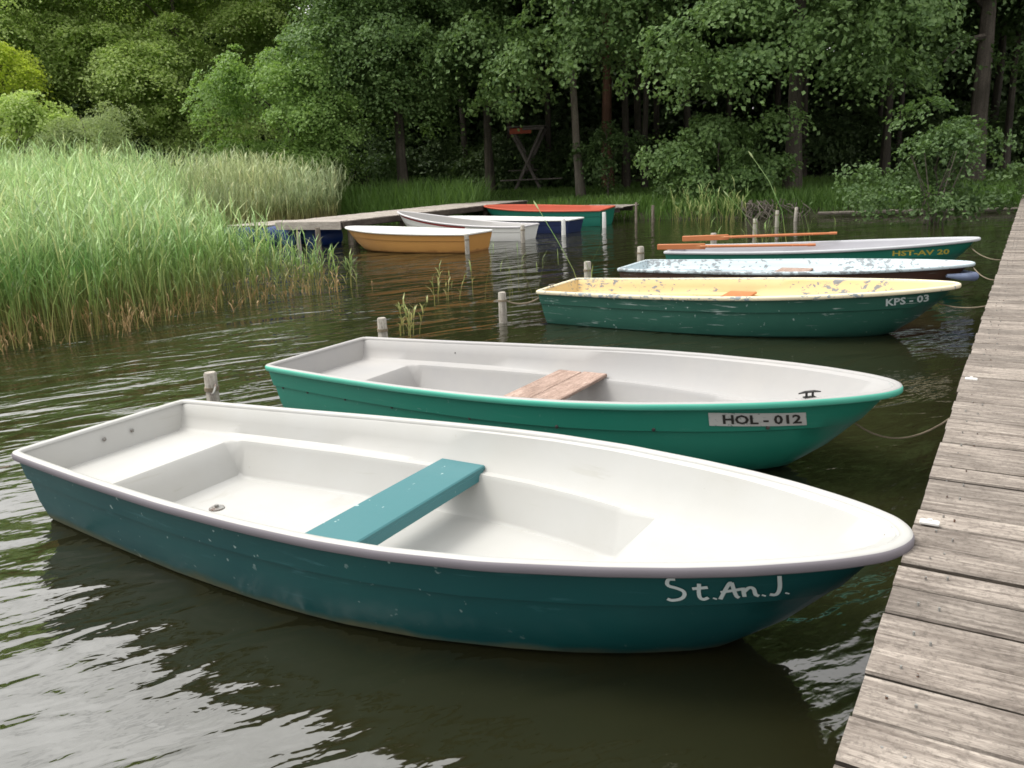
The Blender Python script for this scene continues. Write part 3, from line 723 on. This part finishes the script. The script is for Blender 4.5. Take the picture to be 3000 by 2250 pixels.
def crown_mesh(seed, lobes, leaf=.14, dens=9.0, per=42, clump_r=.45, up=.5, under=-.45, aspect=.75, fill=.25):
    rg = np.random.default_rng(seed); CC = []; NN = []; SS = []
    for (cx_, cy_, cz_, rx, ry, rz_) in lobes:
        area = 4 * math.pi * ((rx * ry * rz_) ** (2 / 3)); m = max(3, int(area * dens * .25))
        d = rand_dirs(rg, m * 2); d = d[d[:, 2] > under][:m]; m = len(d); spray = rg.random(m) < .16
        rad = rg.uniform(.62, 1.36, m); inner = rg.random(m) < fill; rad[inner] *= rg.uniform(.3, .8, inner.sum())
        cl = np.array([cx_, cy_, cz_]) + d * np.array([rx, ry, rz_]) * rad[:, None]
        cn = d * .8 + np.array([0, 0, up]); cn /= np.linalg.norm(cn, axis=1, keepdims=True)
        k = per; cr_ = clump_r * rg.uniform(.6, 1.3, m); cl[spray] += d[spray] * np.array([rx, ry, rz_]) * rg.uniform(.15, .45, (spray.sum(), 1)); cr_[spray] *= .7
        P = rg.normal(size=(m, k, 3)) * cr_[:, None, None] * .62
        # flatten along clump normal
        dn = (P * cn[:, None, :]).sum(2, keepdims=True); P -= cn[:, None, :] * dn * .72
        P[:, :, 2] -= (np.linalg.norm(P, axis=2) ** 2) / (clump_r * 5.5)
        CC.append((cl[:, None, :] + P).reshape(-1, 3))
        nn = cn[:, None, :] + rg.normal(size=(m, k, 3)) * .5; NN.append(nn.reshape(-1, 3))
        SS.append((leaf * rg.uniform(.6, 1.25, (m, k))).ravel())
    V, F = leaves(rg, np.concatenate(CC), np.concatenate(NN), np.concatenate(SS), aspect)
    return mesh_np('crown', V, F)
def auto_lobes(seed, c, r, n, lr=(.28, .42), zmin=None, flat=.75):
    rg = np.random.default_rng(seed); d = rand_dirs(rg, n * 3)
    out = []
    for q in d:
        if len(out) >= n: break
        p = np.array(c) + q * np.array(r) * rg.uniform(.45, .85)
        if zmin is not None and p[2] < zmin: p[2] = zmin + rg.uniform(0, 1)
        s = float(np.mean(r)) * rg.uniform(*lr); out.append((p[0], p[1], p[2], s, s, s * flat))
    return out
def tree(label, x, y, h, crown_c, crown_r, nl, mat, seed, bark=None, tr=.18, leaf=.14, dens=9, per=42, clump_r=.45, lean=(0, 0), group=None, extra=(), cat='tree', name='deciduous_tree', zmin=None, lr=(.20, .35), limbs=7, under=-.45, fill=.25, lobes=None, aspect=.75, up=.5):
    z0 = float(ground_z(np.array(x), np.array(y))); root = empty(name, (x, y, z0)); tag(root, label, cat, group)
    rg = random.Random(seed)
    lob = list(lobes) if lobes else auto_lobes(seed, crown_c, crown_r, nl, lr, zmin)
    lob += list(extra)
    me = crown_mesh(seed, lob, leaf, dens, per, clump_r, fill=fill, under=under, aspect=aspect, up=up)
    mesh_obj('crown', me, mat, root)
    mb = MB(); pts = []; rr = []
    for i in range(9):
        t_ = i / 8; pts.append((lean[0] * t_ + rg.uniform(-.05, .05) * (i > 0), lean[1] * t_ + rg.uniform(-.05, .05) * (i > 0), -.2 + (h * .86) * t_)); rr.append(tr * ((1.35 if i == 0 else 1.0) - .78 * t_))
    mb.tube(pts, rr, 10, rng=rg, jit=.07)
    for q in rg.sample(lob, min(limbs, len(lob))):
        zt = min(h * .8, max(h * .22, q[2] - (abs(q[0]) + abs(q[1])) * .45 - .4)); t_ = zt / (h * .86); s0 = Vector((lean[0] * t_, lean[1] * t_, zt))
        e = Vector((q[0], q[1], q[2])); mid = s0.lerp(e, .5) + Vector((rg.uniform(-.2, .2), rg.uniform(-.2, .2), .25)); r0 = tr * (1 - .78 * t_) * .5
        mb.tube([s0, mid, e], [r0, r0 * .6, r0 * .2], 6)
    mb.build('trunk', bark or M_bark, root)
    return root

# left group, behind the reeds
GL = 'broadleaf trees behind the reed bed'
tree('tall yellow green broadleaf tree filling the upper left above the reeds', -24.5, 42, 17, (0, 0, 9), (6.2, 5.0, 7.5), 52, L_maple, 21, leaf=.15, dens=4.6, per=170, clump_r=.8, up=1.1, group=GL, lr=(.19, .28), fill=.1)
tree('tall olive green broadleaf tree left of the fresh green bush', -15.8, 44, 17, (0, 0, 9), (5.6, 5.0, 8.0), 52, L_maple, 22, leaf=.15, dens=4.6, per=170, clump_r=.8, up=1.1, group=GL, lr=(.19, .28), fill=.1)
tree('dark olive tree at the upper left corner behind the bright yellow one', -33, 46, 18, (0, 0, 10), (6, 5, 8), 40, L_maple_d, 23, leaf=.16, dens=4.6, per=130, clump_r=.8, up=1.1, lr=(.2, .3), group=GL)
tree('bright yellow leaved small tree at the left edge of the photo', -20.9, 37.2, 8.6, (0, 0, 5.8), (2.0, 2.0, 2.0), 14, L_yel, 24, tr=.12, leaf=.12, dens=9, per=80, group=GL)
tree('mid green tree under the yellow one at the left edge', -19.4, 34.9, 5.4, (0, 0, 2.6), (3.2, 2.2, 2.5), 18, L_maple, 25, tr=.12, leaf=.13, dens=9, per=80, group=GL)
tree('olive green tree rising behind between the yellow green and dark trees', -9.8, 49, 18, (0, 0, 10), (5, 4.5, 8), 40, L_maple_d, 26, leaf=.16, dens=4.6, per=130, clump_r=.8, up=1.1, lr=(.2, .3), group=GL)
# bushes left
tree('grey green willow bush behind the reeds on the left', -15.6, 32.6, 4.9, (0, 0, 2.5), (3.0, 2.0, 2.3), 20, L_willow, 31, tr=.06, leaf=.11, aspect=.35, dens=11, per=90, clump_r=.4, cat='bush', name='willow_bush', under=-.2)
tree('second low willow bush at the far left behind the reeds', -19.0, 31.0, 3.6, (0, 0, 1.8), (2.4, 1.6, 1.7), 10, L_willow, 32, tr=.05, leaf=.11, aspect=.35, dens=11, per=90, clump_r=.4, cat='bush', name='willow_bush', under=-.2)
tree('big fresh green alder bush between the yellow green trees and the dark alders', -8.2, 33.6, 7.0, (0, 0, 3.2), (3.9, 2.6, 3.5), 32, L_bush, 33, tr=.12, leaf=.12, dens=10, per=76, clump_r=.42, cat='bush', name='alder_bush', zmin=.8, under=-.5)
# alders centre
GA = 'dark alder trees along the bank'
tree('dark alder with short visible trunk and low hanging foliage above the left pier', -4.1, 35.2, 20, (0, 0, 10), (4.6, 3.8, 9.0), 46, L_alder, 41, tr=.22, leaf=.14, dens=5, per=115, clump_r=.66, up=.9, group=GA, zmin=2.6, under=-.6)
tree('pale trunked leaning alder beside the X shaped frame', 3.0, 33.0, 21, (-.6, -1.0, 12.5), (5.2, 4.4, 7.6), 36, L_alder, 42, bark=M_barkl, tr=.16, leaf=.17, dens=6, per=60, clump_r=.6, lean=(-.9, .2), group=GA,
     extra=[(-2.4, -2.2, 4.2, 1.2, 1.1, .8), (-1.2, -2.8, 4.9, 1.4, 1.2, .9), (.6, -2.9, 5.0, 1.5, 1.2, .9), (2.4, -2.6, 5.0, 1.3, 1.2, .8), (-3.2, -1.8, 3.5, .9, .9, .6), (0, -3.4, 6.3, 1.9, 1.3, 1.0), (2.2, -3.3, 6.4, 1.6, 1.2, .9), (-3.6, -1.5, 5.6, 1.4, 1.2, .9)], zmin=6)
tree('tall reddish trunk tree standing behind the pale leaning alder', 4.5, 36.6, 21, (0, 1, 14.5), (4.5, 4, 6.5), 26, L_alder_d, 43, bark=M_barkr, tr=.24, leaf=.2, dens=7, per=36, clump_r=.6, group=GA, zmin=8)
tree('dark straight trunk tree, middle one of the cluster behind the pale alder', 5.35, 37.2, 20, (0, 1, 14.5), (4.2, 4, 6), 22, L_alder_d, 44, tr=.17, leaf=.2, dens=7, per=36, clump_r=.6, group=GA, zmin=8)
tree('slim slightly curved trunk tree, rightmost of the cluster behind the pale alder', 5.9, 35.6, 20, (0, 1, 14), (4, 4, 6), 20, L_alder_d, 45, tr=.13, leaf=.2, dens=7, per=36, clump_r=.6, lean=(.5, 0), group=GA, zmin=8)
tree('big alder with stout trunk rising from the tangled roots at the water edge', 9.6, 28.2, 23, (0, .5, 13), (6.6, 5.0, 8.6), 50, L_alder, 46, tr=.27, leaf=.16, dens=6, per=66, clump_r=.58, group=GA, zmin=5.2,
     extra=[(-3.2, -1.6, 3.6, 1.3, 1.1, .75), (-1.7, -2.0, 4.0, 1.3, 1.1, .75), (1.6, -1.8, 3.8, 1.3, 1.1, .8), (-4.2, -1.0, 4.4, 1.2, 1.1, .8), (2.6, -1.4, 3.5, .9, .9, .6), (-1.2, -1.3, 2.3, .75, .7, .5), (.3, -2.2, 4.7, 1.6, 1.2, .9), (-2.6, -2.0, 5.3, 1.7, 1.2, .9), (2.6, -2.0, 5.2, 1.6, 1.2, .9)])
tree('alder with a mossy trunk behind the bush in the water on the right', 16.6, 30.0, 22, (0, .5, 12), (6, 5, 8.4), 42, L_alder_d, 47, tr=.3, leaf=.17, dens=6, per=60, clump_r=.6, group=GA, zmin=4.4,
     extra=[(-2.2, -1.6, 3.9, 1.3, 1.1, .8), (1.4, -1.8, 3.8, 1.2, 1.1, .8), (-3.4, -1.2, 5.0, 1.4, 1.2, .9)])
tree('large dark red barked tree cut by the right edge of the photo', 20.6, 31.6, 22, (-.5, .5, 13), (5.6, 5, 7.6), 26, L_alder_d, 48, bark=M_barkr, tr=.42, leaf=.19, dens=7, per=40, clump_r=.55, group=GA, zmin=7)
tree('dark alder filling the gap between the two left alders', -.6, 40.5, 21, (0, 0, 11), (5, 4, 8.6), 36, L_alder_d, 49, tr=.2, leaf=.2, dens=8, per=40, clump_r=.6, group=GA, zmin=4.5)
# bushes centre/right
tree('dense dark green bush left of the root tangle', 7.0, 27.8, 3.0, (0, 0, 1.3), (2.7, 1.7, 1.6), 34, L_alder, 51, tr=.06, leaf=.14, dens=11, per=44, clump_r=.36, cat='bush', name='alder_bush', under=-.6)
tree('small dark bush at the foot of the pale leaning alder', 4.0, 32.8, 3.2, (0, 0, 1.4), (1.5, 1.2, 1.5), 12, L_alder_d, 52, tr=.05, leaf=.14, dens=11, per=40, clump_r=.36, cat='bush', name='alder_bush', under=-.6)
tree('broad leafy bush standing in the water on thin stems, right of the roots', 10.7, 21.0, 2.8, (0, 0, 1.45), (1.7, 1.3, 1.2), 20, L_alder_d, 53, extra=[(-1.6, -.4, .55, .7, .6, .4), (-.7, -.8, .4, .7, .5, .35), (.3, -.7, .5, .7, .5, .4), (1.2, -.5, .6, .7, .6, .4), (2.0, 0, 1.0, .7, .5, .45), (-.3, .2, 2.5, .6, .5, .5), (1.0, .4, 2.1, .7, .5, .4), (-1.9, .1, 1.2, .6, .5, .4)], tr=.035, leaf=.115, dens=11, per=40, clump_r=.32, cat='bush', name='alder_bush', under=-.7)
tree('low dark bush on the bank at the right edge', 17.8, 25.5, 2.6, (0, 0, 1.5), (2.4, 1.6, 1.4), 14, L_alder_d, 54, tr=.05, leaf=.14, dens=10, per=40, clump_r=.38, cat='bush', name='alder_bush', under=-.5)
tree('low dark bush under the dark alder beside the left pier', -6.0, 37.5, 2.6, (0, 0, 1.2), (2.4, 1.4, 1.3), 12, L_alder_d, 55, tr=.05, leaf=.15, dens=10, per=38, clump_r=.38, cat='bush', name='alder_bush', under=-.6)
# stems of the water bush
for q in bpy.data.objects:
    if q.get('label', '').startswith('broad leafy bush'):
        mb = MB(); rg = random.Random(5)
        for i in range(12):
            a = rg.uniform(0, 6.28); r0 = rg.uniform(.05, .5)
            mb.tube([(math.cos(a) * r0 * .5, math.sin(a) * r0 * .5, -.3), (math.cos(a) * r0, math.sin(a) * r0, .7), (math.cos(a) * (r0 + .5), math.sin(a) * (r0 + .5), 1.7)], [.018, .015, .008], 5)
        mb.build('stem', M_barkl, q)
        q.location.z = 0
# back trees sharing meshes
def copy_tree(o):
    c = o.copy(); COL.objects.link(c)
    for ch in o.children:
        d = ch.copy(); COL.objects.link(d); d.parent = c
    return c
back = tree('forest tree deep in the dark wood', -2, 46, 20, (0, 0, 12), (4.6, 4.6, 7.5), 26, L_alder_d, 61, tr=.19, leaf=.26, dens=6, per=34, clump_r=.75, group='trees deep in the wood', name='forest_tree', zmin=6)
spots = [(2.4, 44), (6.8, 43), (8.6, 40), (11.2, 42.5), (12.6, 37), (14.2, 40.5), (16.8, 37.5), (19.4, 42), (22.4, 38), (24.6, 43), (27.5, 36), (31, 40), (-6, 53), (-20, 54), (-30, 54), (0.5, 52), (9, 50), (15.5, 48.5), (21.5, 49), (36, 34), (28, 50), (-40, 46), (26.5, 28)]
rg = random.Random(9)
for i, (x, y) in enumerate(spots):
    c = copy_tree(back); c.location = (x, y, float(ground_z(np.array(x), np.array(y)))); c.rotation_euler = (0, 0, rg.uniform(0, 6.28)); s = rg.uniform(.85, 1.15); c.scale = (s, s, s)
# far wood mass
rgn = np.random.default_rng(77); lob = []
for i in range(330):
    x = rgn.uniform(-75, 75); y = 57 + rgn.uniform(0, 7) - abs(x) * .12; z = rgn.uniform(.5, 19) * (.45 if i % 2 else 1); s = rgn.uniform(2.2, 3.6)
    if x > 27 and z > 6 and rgn.random() < .35: continue
    lob.append((x, y, z, s * 1.4, s, s))
tag(mesh_obj('far_wood', crown_mesh(78, lob, .42, 2.6, 40, 1.3, fill=.35), L_far), 'dark far wood closing the view behind the bank trees', 'wood', kind='stuff')
lob = []
for i in range(95):
    x = rgn.uniform(-10, 32); y = rgn.uniform(40, 50); s = rgn.uniform(.7, 1.5); lob.append((x, y, .9 + rgn.uniform(0, 1.6), s * 1.4, s, s * 1.2))
tag(mesh_obj('undergrowth', crown_mesh(79, lob, .2, 6, 34, .5), L_far), 'dark undergrowth beneath the forest trees', 'undergrowth', kind='stuff')

# reeds
def reed_mesh(name, seed, P, Hs, leafn=6, wide=1.0, lean=.12):
    """P (n,2) positions, Hs heights. stems + arching blades"""
    rg = np.random.default_rng(seed); n = len(P); Vs = []; Fs = []; off = 0
    a = rg.uniform(0, 2 * np.pi, n); ln = rg.normal(size=(n, 2)) * lean * Hs[:, None] + np.array([.05, .02]) * Hs[:, None]
    base = np.c_[P, np.full(n, -.05)]; 
    seg = 3; w0 = .0065 * wide
    W_ = np.c_[np.cos(a), np.sin(a), np.zeros(n)]
    ring = []
    for k in range(seg + 1):
        t_ = k / seg; c = base + np.c_[ln * (t_ ** 1.8), Hs * t_ * .93]; w_ = w0 * (1 - .7 * t_)
        ring.append(c - W_ * w_); ring.append(c + W_ * w_)
    V = np.stack(ring, 1).reshape(-1, 3); idx = np.arange(n)[:, None] * (2 * (seg + 1))
    F = np.concatenate([np.stack([idx[:, 0] + 2 * k, idx[:, 0] + 2 * k + 1, idx[:, 0] + 2 * k + 3, idx[:, 0] + 2 * k + 2], 1) for k in range(seg)])
    Vs.append(V); Fs.append(F); off = len(V)
    for j in range(leafn):
        t_ = rg.uniform(.25, .97, n); c = base + np.c_[ln * (t_[:, None] ** 1.8), Hs * t_ * .93]
        az = rg.uniform(0, 2 * np.pi, n); L = rg.uniform(.25, .60, n) * np.minimum(1, Hs / 1.3) ; d = np.c_[np.cos(az), np.sin(az)]
        elev = rg.uniform(1.0, 1.48, n); side = np.c_[-np.sin(az), np.cos(az), np.zeros(n)]
        ww = rg.uniform(.006, .012, n)[:, None] * wide
        p1 = c + np.c_[d * (L * .45 * np.cos(elev))[:, None], L * .5 * np.sin(elev)]
        p2 = c + np.c_[d * (L * np.cos(elev * .8))[:, None], L * (.9 * np.sin(elev) - .06)]
        V = np.stack([c - side * ww * .5, c + side * ww * .5, p1 - side * ww, p1 + side * ww, p2 - side * ww * .15, p2 + side * ww * .15], 1).reshape(-1, 3)
        idx = np.arange(n) * 6 + off
        Fs.append(np.concatenate([np.stack([idx, idx + 1, idx + 3, idx + 2], 1), np.stack([idx + 2, idx + 3, idx + 5, idx + 4], 1)])); Vs.append(V); off += len(V)
    return mesh_np(name, np.concatenate(Vs), np.concatenate(Fs))
def inpoly(P, poly):
    x, y = P[:, 0], P[:, 1]; r = np.zeros(len(P), bool); n = len(poly)
    for i in range(n):
        x1, y1 = poly[i]; x2, y2 = poly[(i + 1) % n]
        c = ((y1 > y) != (y2 > y)) & (x < (x2 - x1) * (y - y1) / (y2 - y1 + 1e-12) + x1); r ^= c
    return r
rgn = np.random.default_rng(5)
def scatter(poly, dens):
    p = np.array(poly); mn, mx_ = p.min(0), p.max(0); n = int((mx_ - mn).prod() * dens)
    P = rgn.uniform(mn, mx_, (n, 2)); return P[inpoly(P, poly)]
EDGE = [(-14, 6.2), (-9, 7.6), (-6.6, 8.6), (-5.5, 9.0), (-4.9, 9.6), (-4.3, 10.7), (-3.75, 12.0), (-2.9, 12.6), (-2.35, 12.9), (-2.3, 13.5), (-3.6, 14.0), (-5.2, 14.6), (-6.5, 16.4), (-8.2, 19.5), (-9.6, 22.5), (-10.0, 26), (-9, 32), (-50, 30), (-50, 6)]
Pn = scatter(EDGE, 72)
near_ = np.hypot(Pn[:, 0] + 2, Pn[:, 1]) 
keep = rgn.random(len(Pn)) < np.clip(1.5 - near_ / 26, .28, 1); Pn = Pn[keep]; Pn = Pn[Pn[:, 0] > -34]
# density noise: patchy, sparse toward the tip
tip = np.clip((Pn[:, 0] + 5.2) / 3.0, 0, 1) * (Pn[:, 1] < 20)
keep = rgn.random(len(Pn)) < (1 - .72 * tip); Pn = Pn[keep]; tip = tip[keep]
hh = np.interp(Pn[:, 1] - .35 * (Pn[:, 0] + 5), [8, 11, 16, 24, 32], [1.7, 1.85, 2.05, 2.4, 2.75]) * 1.0 * np.clip(1 - .16 * np.clip((Pn[:, 0] + 8.5) / 3, 0, 1), .5, 1)
hh = np.minimum(hh, np.interp(Pn[:, 0], [-6.6, -5.5, -4.5, -3.5, -2.4], [2.6, 1.55, 1.15, .85, .5])) if True else hh
hh *= rgn.normal(1, .13, len(hh)).clip(.5, 1.28) * (1 + .08 * np.sin(Pn[:, 0] * .9) * np.sin(Pn[:, 1] * .6 + 1))
tag(mesh_obj('reed_bed', reed_mesh('reed_bed', 6, Pn, hh, 7, .92), M_reed), 'green reed bed growing out of the water on the left', 'reeds', kind='stuff')
FAR = [(-10.8, 27), (-9.4, 26), (-7.6, 25.6), (-6.5, 27.5), (-5.9, 29.5), (-6.2, 33), (-10.8, 33)]
Pf = scatter(FAR, 42); hf = np.interp(Pf[:, 0], [-9, -5, -3], [2.5, 2.0, 1.7]) * rgn.normal(1, .10, len(Pf)).clip(.6, 1.2)
tag(mesh_obj('far_reed_bed', reed_mesh('far_reed_bed', 8, Pf, hf, 6, 1.7), M_reed_b), 'brownish reed bed behind the left pier', 'reeds', kind='stuff')
# dead stems at the foot of the reeds
EP = np.array([(-9, 7.6), (-6.6, 8.55), (-5.5, 8.95), (-4.9, 9.5), (-4.3, 10.6), (-3.7, 11.9), (-2.9, 12.5), (-2.3, 13.0)])
q = rgn.uniform(0, len(EP) - 1.001, 260); i0 = q.astype(int); Pd = EP[i0] + (EP[i0 + 1] - EP[i0]) * (q - i0)[:, None] + rgn.normal(size=(260, 2)) * .25 + np.array([-.25, .25])
M_dead = leafmat('dead_reed_straw', (.30, .17, .07), (.48, .34, .18), .2)
tag(mesh_obj('dead_reed_stems', reed_mesh('dead_reed_stems', 12, Pd, rgn.uniform(.15, .5, 260), 2, .9, .38), M_dead), 'orange brown dead stems at the foot of the reeds', 'reeds', kind='stuff')
# small clumps in open water
def clump(label, x, y, n, h, seed, spread=.12, cat='reed plant', wide=.9, lean=.1, mat=None, name='reed_clump', leafn=4):
    rg = np.random.default_rng(seed); P = rg.normal(size=(n, 2)) * spread; H = h * rg.uniform(.6, 1.05, n)
    r = empty(name, (x, y, 0)); tag(r, label, cat, 'young reeds standing in open water')
    for i in range(n): mesh_obj('reed_stem', reed_mesh('reed_stem', seed * 100 + i, P[i:i + 1], H[i:i + 1], leafn, wide, lean), mat or M_reed, r)
    return r
clump('small young reed clump between the reed bed and the lone post', -1.12, 9.05, 11, .42, 1)
clump('sparse thin reeds above the small clump in open water', -.90, 11.6, 7, .55, 2, .22)
clump('thin bare reed stems left of the lone mooring post', .15, 11.4, 16, .85, 3, .45, leafn=1, wide=.45, lean=.22)
clump('thin bare stems standing between the pale blue and grey boats', 4.6, 14.6, 26, .95, 4, .5, leafn=1, wide=.7, lean=.18)
clump('loose reeds at the water edge left of the root tangle', 5.9, 24.6, 60, 1.1, 14, .7, leafn=4, wide=1.1, lean=.22)
def stalk(label, pts, r=.008):
    P = [Vector(p) for p in pts]
    mb = MB(); mb.tube(P, [r, r * .8, r * .7, r * .6][:len(P)], 5)
    e = P[-1]; d = (P[-1] - P[-2]).normalized()
    o = empty('bulrush', pts[0]); tag(o, label, 'reed plant', 'long single stalks leaning over the boats')
    mb.v = [tuple(Vector(v) - P[0]) for v in mb.v]; mb.build('stalk', M_reed, o)
    m2 = MB(); m2.tube([e - P[0], e + d * .08 - P[0], e + d * .16 - P[0]], [r, r * 2.4, r * .6], 6); m2.build('seed_head', M_reed_b, o)
stalk('tall bent stalk rising above the orange oars', [(5.6, 16.6, -.05), (5.5, 16.7, .7), (5.25, 16.8, 1.3), (4.95, 16.9, 1.75)])
stalk('shorter leaning stalk left of the tall bent one', [(4.9, 16.0, -.05), (4.75, 16.0, .4), (4.55, 16.1, .75), (4.3, 16.2, 1.05)], .006)
stalk('thin straight stalk leaning left behind the yellow boat', [(1.05, 11.7, -.05), (.95, 11.9, .3), (.75, 12.1, .7), (.5, 12.4, 1.15)], .006)

# bank grass
def grass(name, label, poly, dens, h, seed, mat):
    P = scatter(poly, dens); z = ground_z(P[:, 0], P[:, 1]); rg = np.random.default_rng(seed); n = len(P)
    H = h * rg.uniform(.4, 1.2, n); az = rg.uniform(0, 6.283, n); side = np.c_[-np.sin(az), np.cos(az), np.zeros(n)] * .012
    b = np.c_[P, z - .02]; lean = rg.normal(size=(n, 2)) * .3 * H[:, None]; m = b + np.c_[lean * .4, H * .6]; t_ = b + np.c_[lean, H]
    V = np.stack([b - side, b + side, m + side, m - side, t_ + side * .2, t_ - side * .2], 1).reshape(-1, 3); i = np.arange(n) * 6
    F = np.concatenate([np.stack([i, i + 1, i + 2, i + 3], 1), np.stack([i + 3, i + 2, i + 4, i + 5], 1)])
    return tag(mesh_obj(name, mesh_np(name, V, F), mat), label, 'grass', kind='stuff')
grass('bank_grass', 'short green grass on the bank around the frame and trunks', [(-5, 31.5), (1, 28.9), (5.8, 26.7), (9, 25.4), (20, 21.0), (24, 24), (20, 34), (6, 40), (-5, 39)], 130, .20, 3, L_grass)
grass('shore_grass', 'taller green grass along the water edge right of the roots', [(1.2, 29.0), (1.0, 28.3), (5.8, 26.15), (9.2, 24.85), (14, 23.05), (20, 20.4), (20.5, 22), (14, 25.4), (10, 27.4)], 300, .5, 4, L_grass)
grass('sedge', 'tall green sedge beside the brown reeds behind the left pier', [(-6.2, 31), (-4.6, 30.6), (-1.2, 29.6), (-.4, 31.6), (-4.2, 34), (-6.4, 34)], 260, 1.1, 6, L_grass)

# root tangle
rt = empty('root_tangle', (8.15, 25.6, .05)); rt.scale = (.62, .7, .62); tag(rt, 'grey tangle of bare roots at the water edge under the big alder', 'tree roots')
mb = MB(); rg = random.Random(31)
for i in range(60):
    a = rg.uniform(-.9, .9); x = rg.uniform(-1.5, 1.4); y = rg.uniform(-.5, .9)
    pts = [(x, y, rg.uniform(.45, .8)), (x + rg.uniform(-.3, .3), y - .3, rg.uniform(.3, .6)), (x + rg.uniform(-.5, .5), y - .6, rg.uniform(0, .3)), (x + rg.uniform(-.6, .6), y - .8, -.3)]
    mb.tube(pts, [.035, .03, .022, .012], 5, rng=rg, jit=.15)
mb.build('roots', M_barkl, rt)
mb = MB()
for i in range(7):
    x = -1.2 + i * .4; mb.tube([(x, .5, .2), (x + .1, .3, .55), (x + .35, .4, .5), (x + .6, .7, .2)], [.1, .13, .12, .08], 7, rng=rg, jit=.2)
mb.build('root_stock', M_barkl, rt)

# driftwood log edging the bank
o = MB(); o.tube([(9.2, 24.72, .10), (11, 24.1, .11), (13.8, 23.05, .10), (16.6, 21.9, .10)], [.05, .06, .05, .05], 8)
tag(o.build('bank_edge_log', M_barkl), 'long thin log lying along the water edge right of the roots', 'log')

# X frame
xf = empty('timber_frame', (1.15, 40.0, .82), R(-8)); tag(xf, 'grey X shaped timber frame with a red board across its top, on the lawn', 'frame')
for yy, dz in ((0, 0), (1.6, 0)):
    for s_ in (-1, 1):
        mb = MB(); mb.tube([(s_ * .62, yy, -.1), (-s_ * .78, yy + s_ * .02, 2.75)], .075, 6); mb.build('leg', M_frame, xf)
mb = MB(); mb.box((0, .8, 2.80), (1.75, 2.0, .06), bev=.01); mb.build('roof_board', M_frame, xf)
mb = MB(); mb.box((-.25, -.03, 2.62), (1.0, .05, .26), bev=.01); mb.build('red_board', M_red, xf)
mb = MB(); mb.box((.35, -.09, 2.70), (1.0, .04, .12), bev=.01); mb.build('cross_beam', M_frame, xf)
mb = MB(); mb.box((.2, -.2, .42), (2.9, .3, .06), bev=.01); mb.build('bench_board', M_frame, xf)
mb = MB(); mb.box((-.3, .9, .85), (1.4, .5, .05), bev=.01); mb.build('table_board', M_frame, xf)
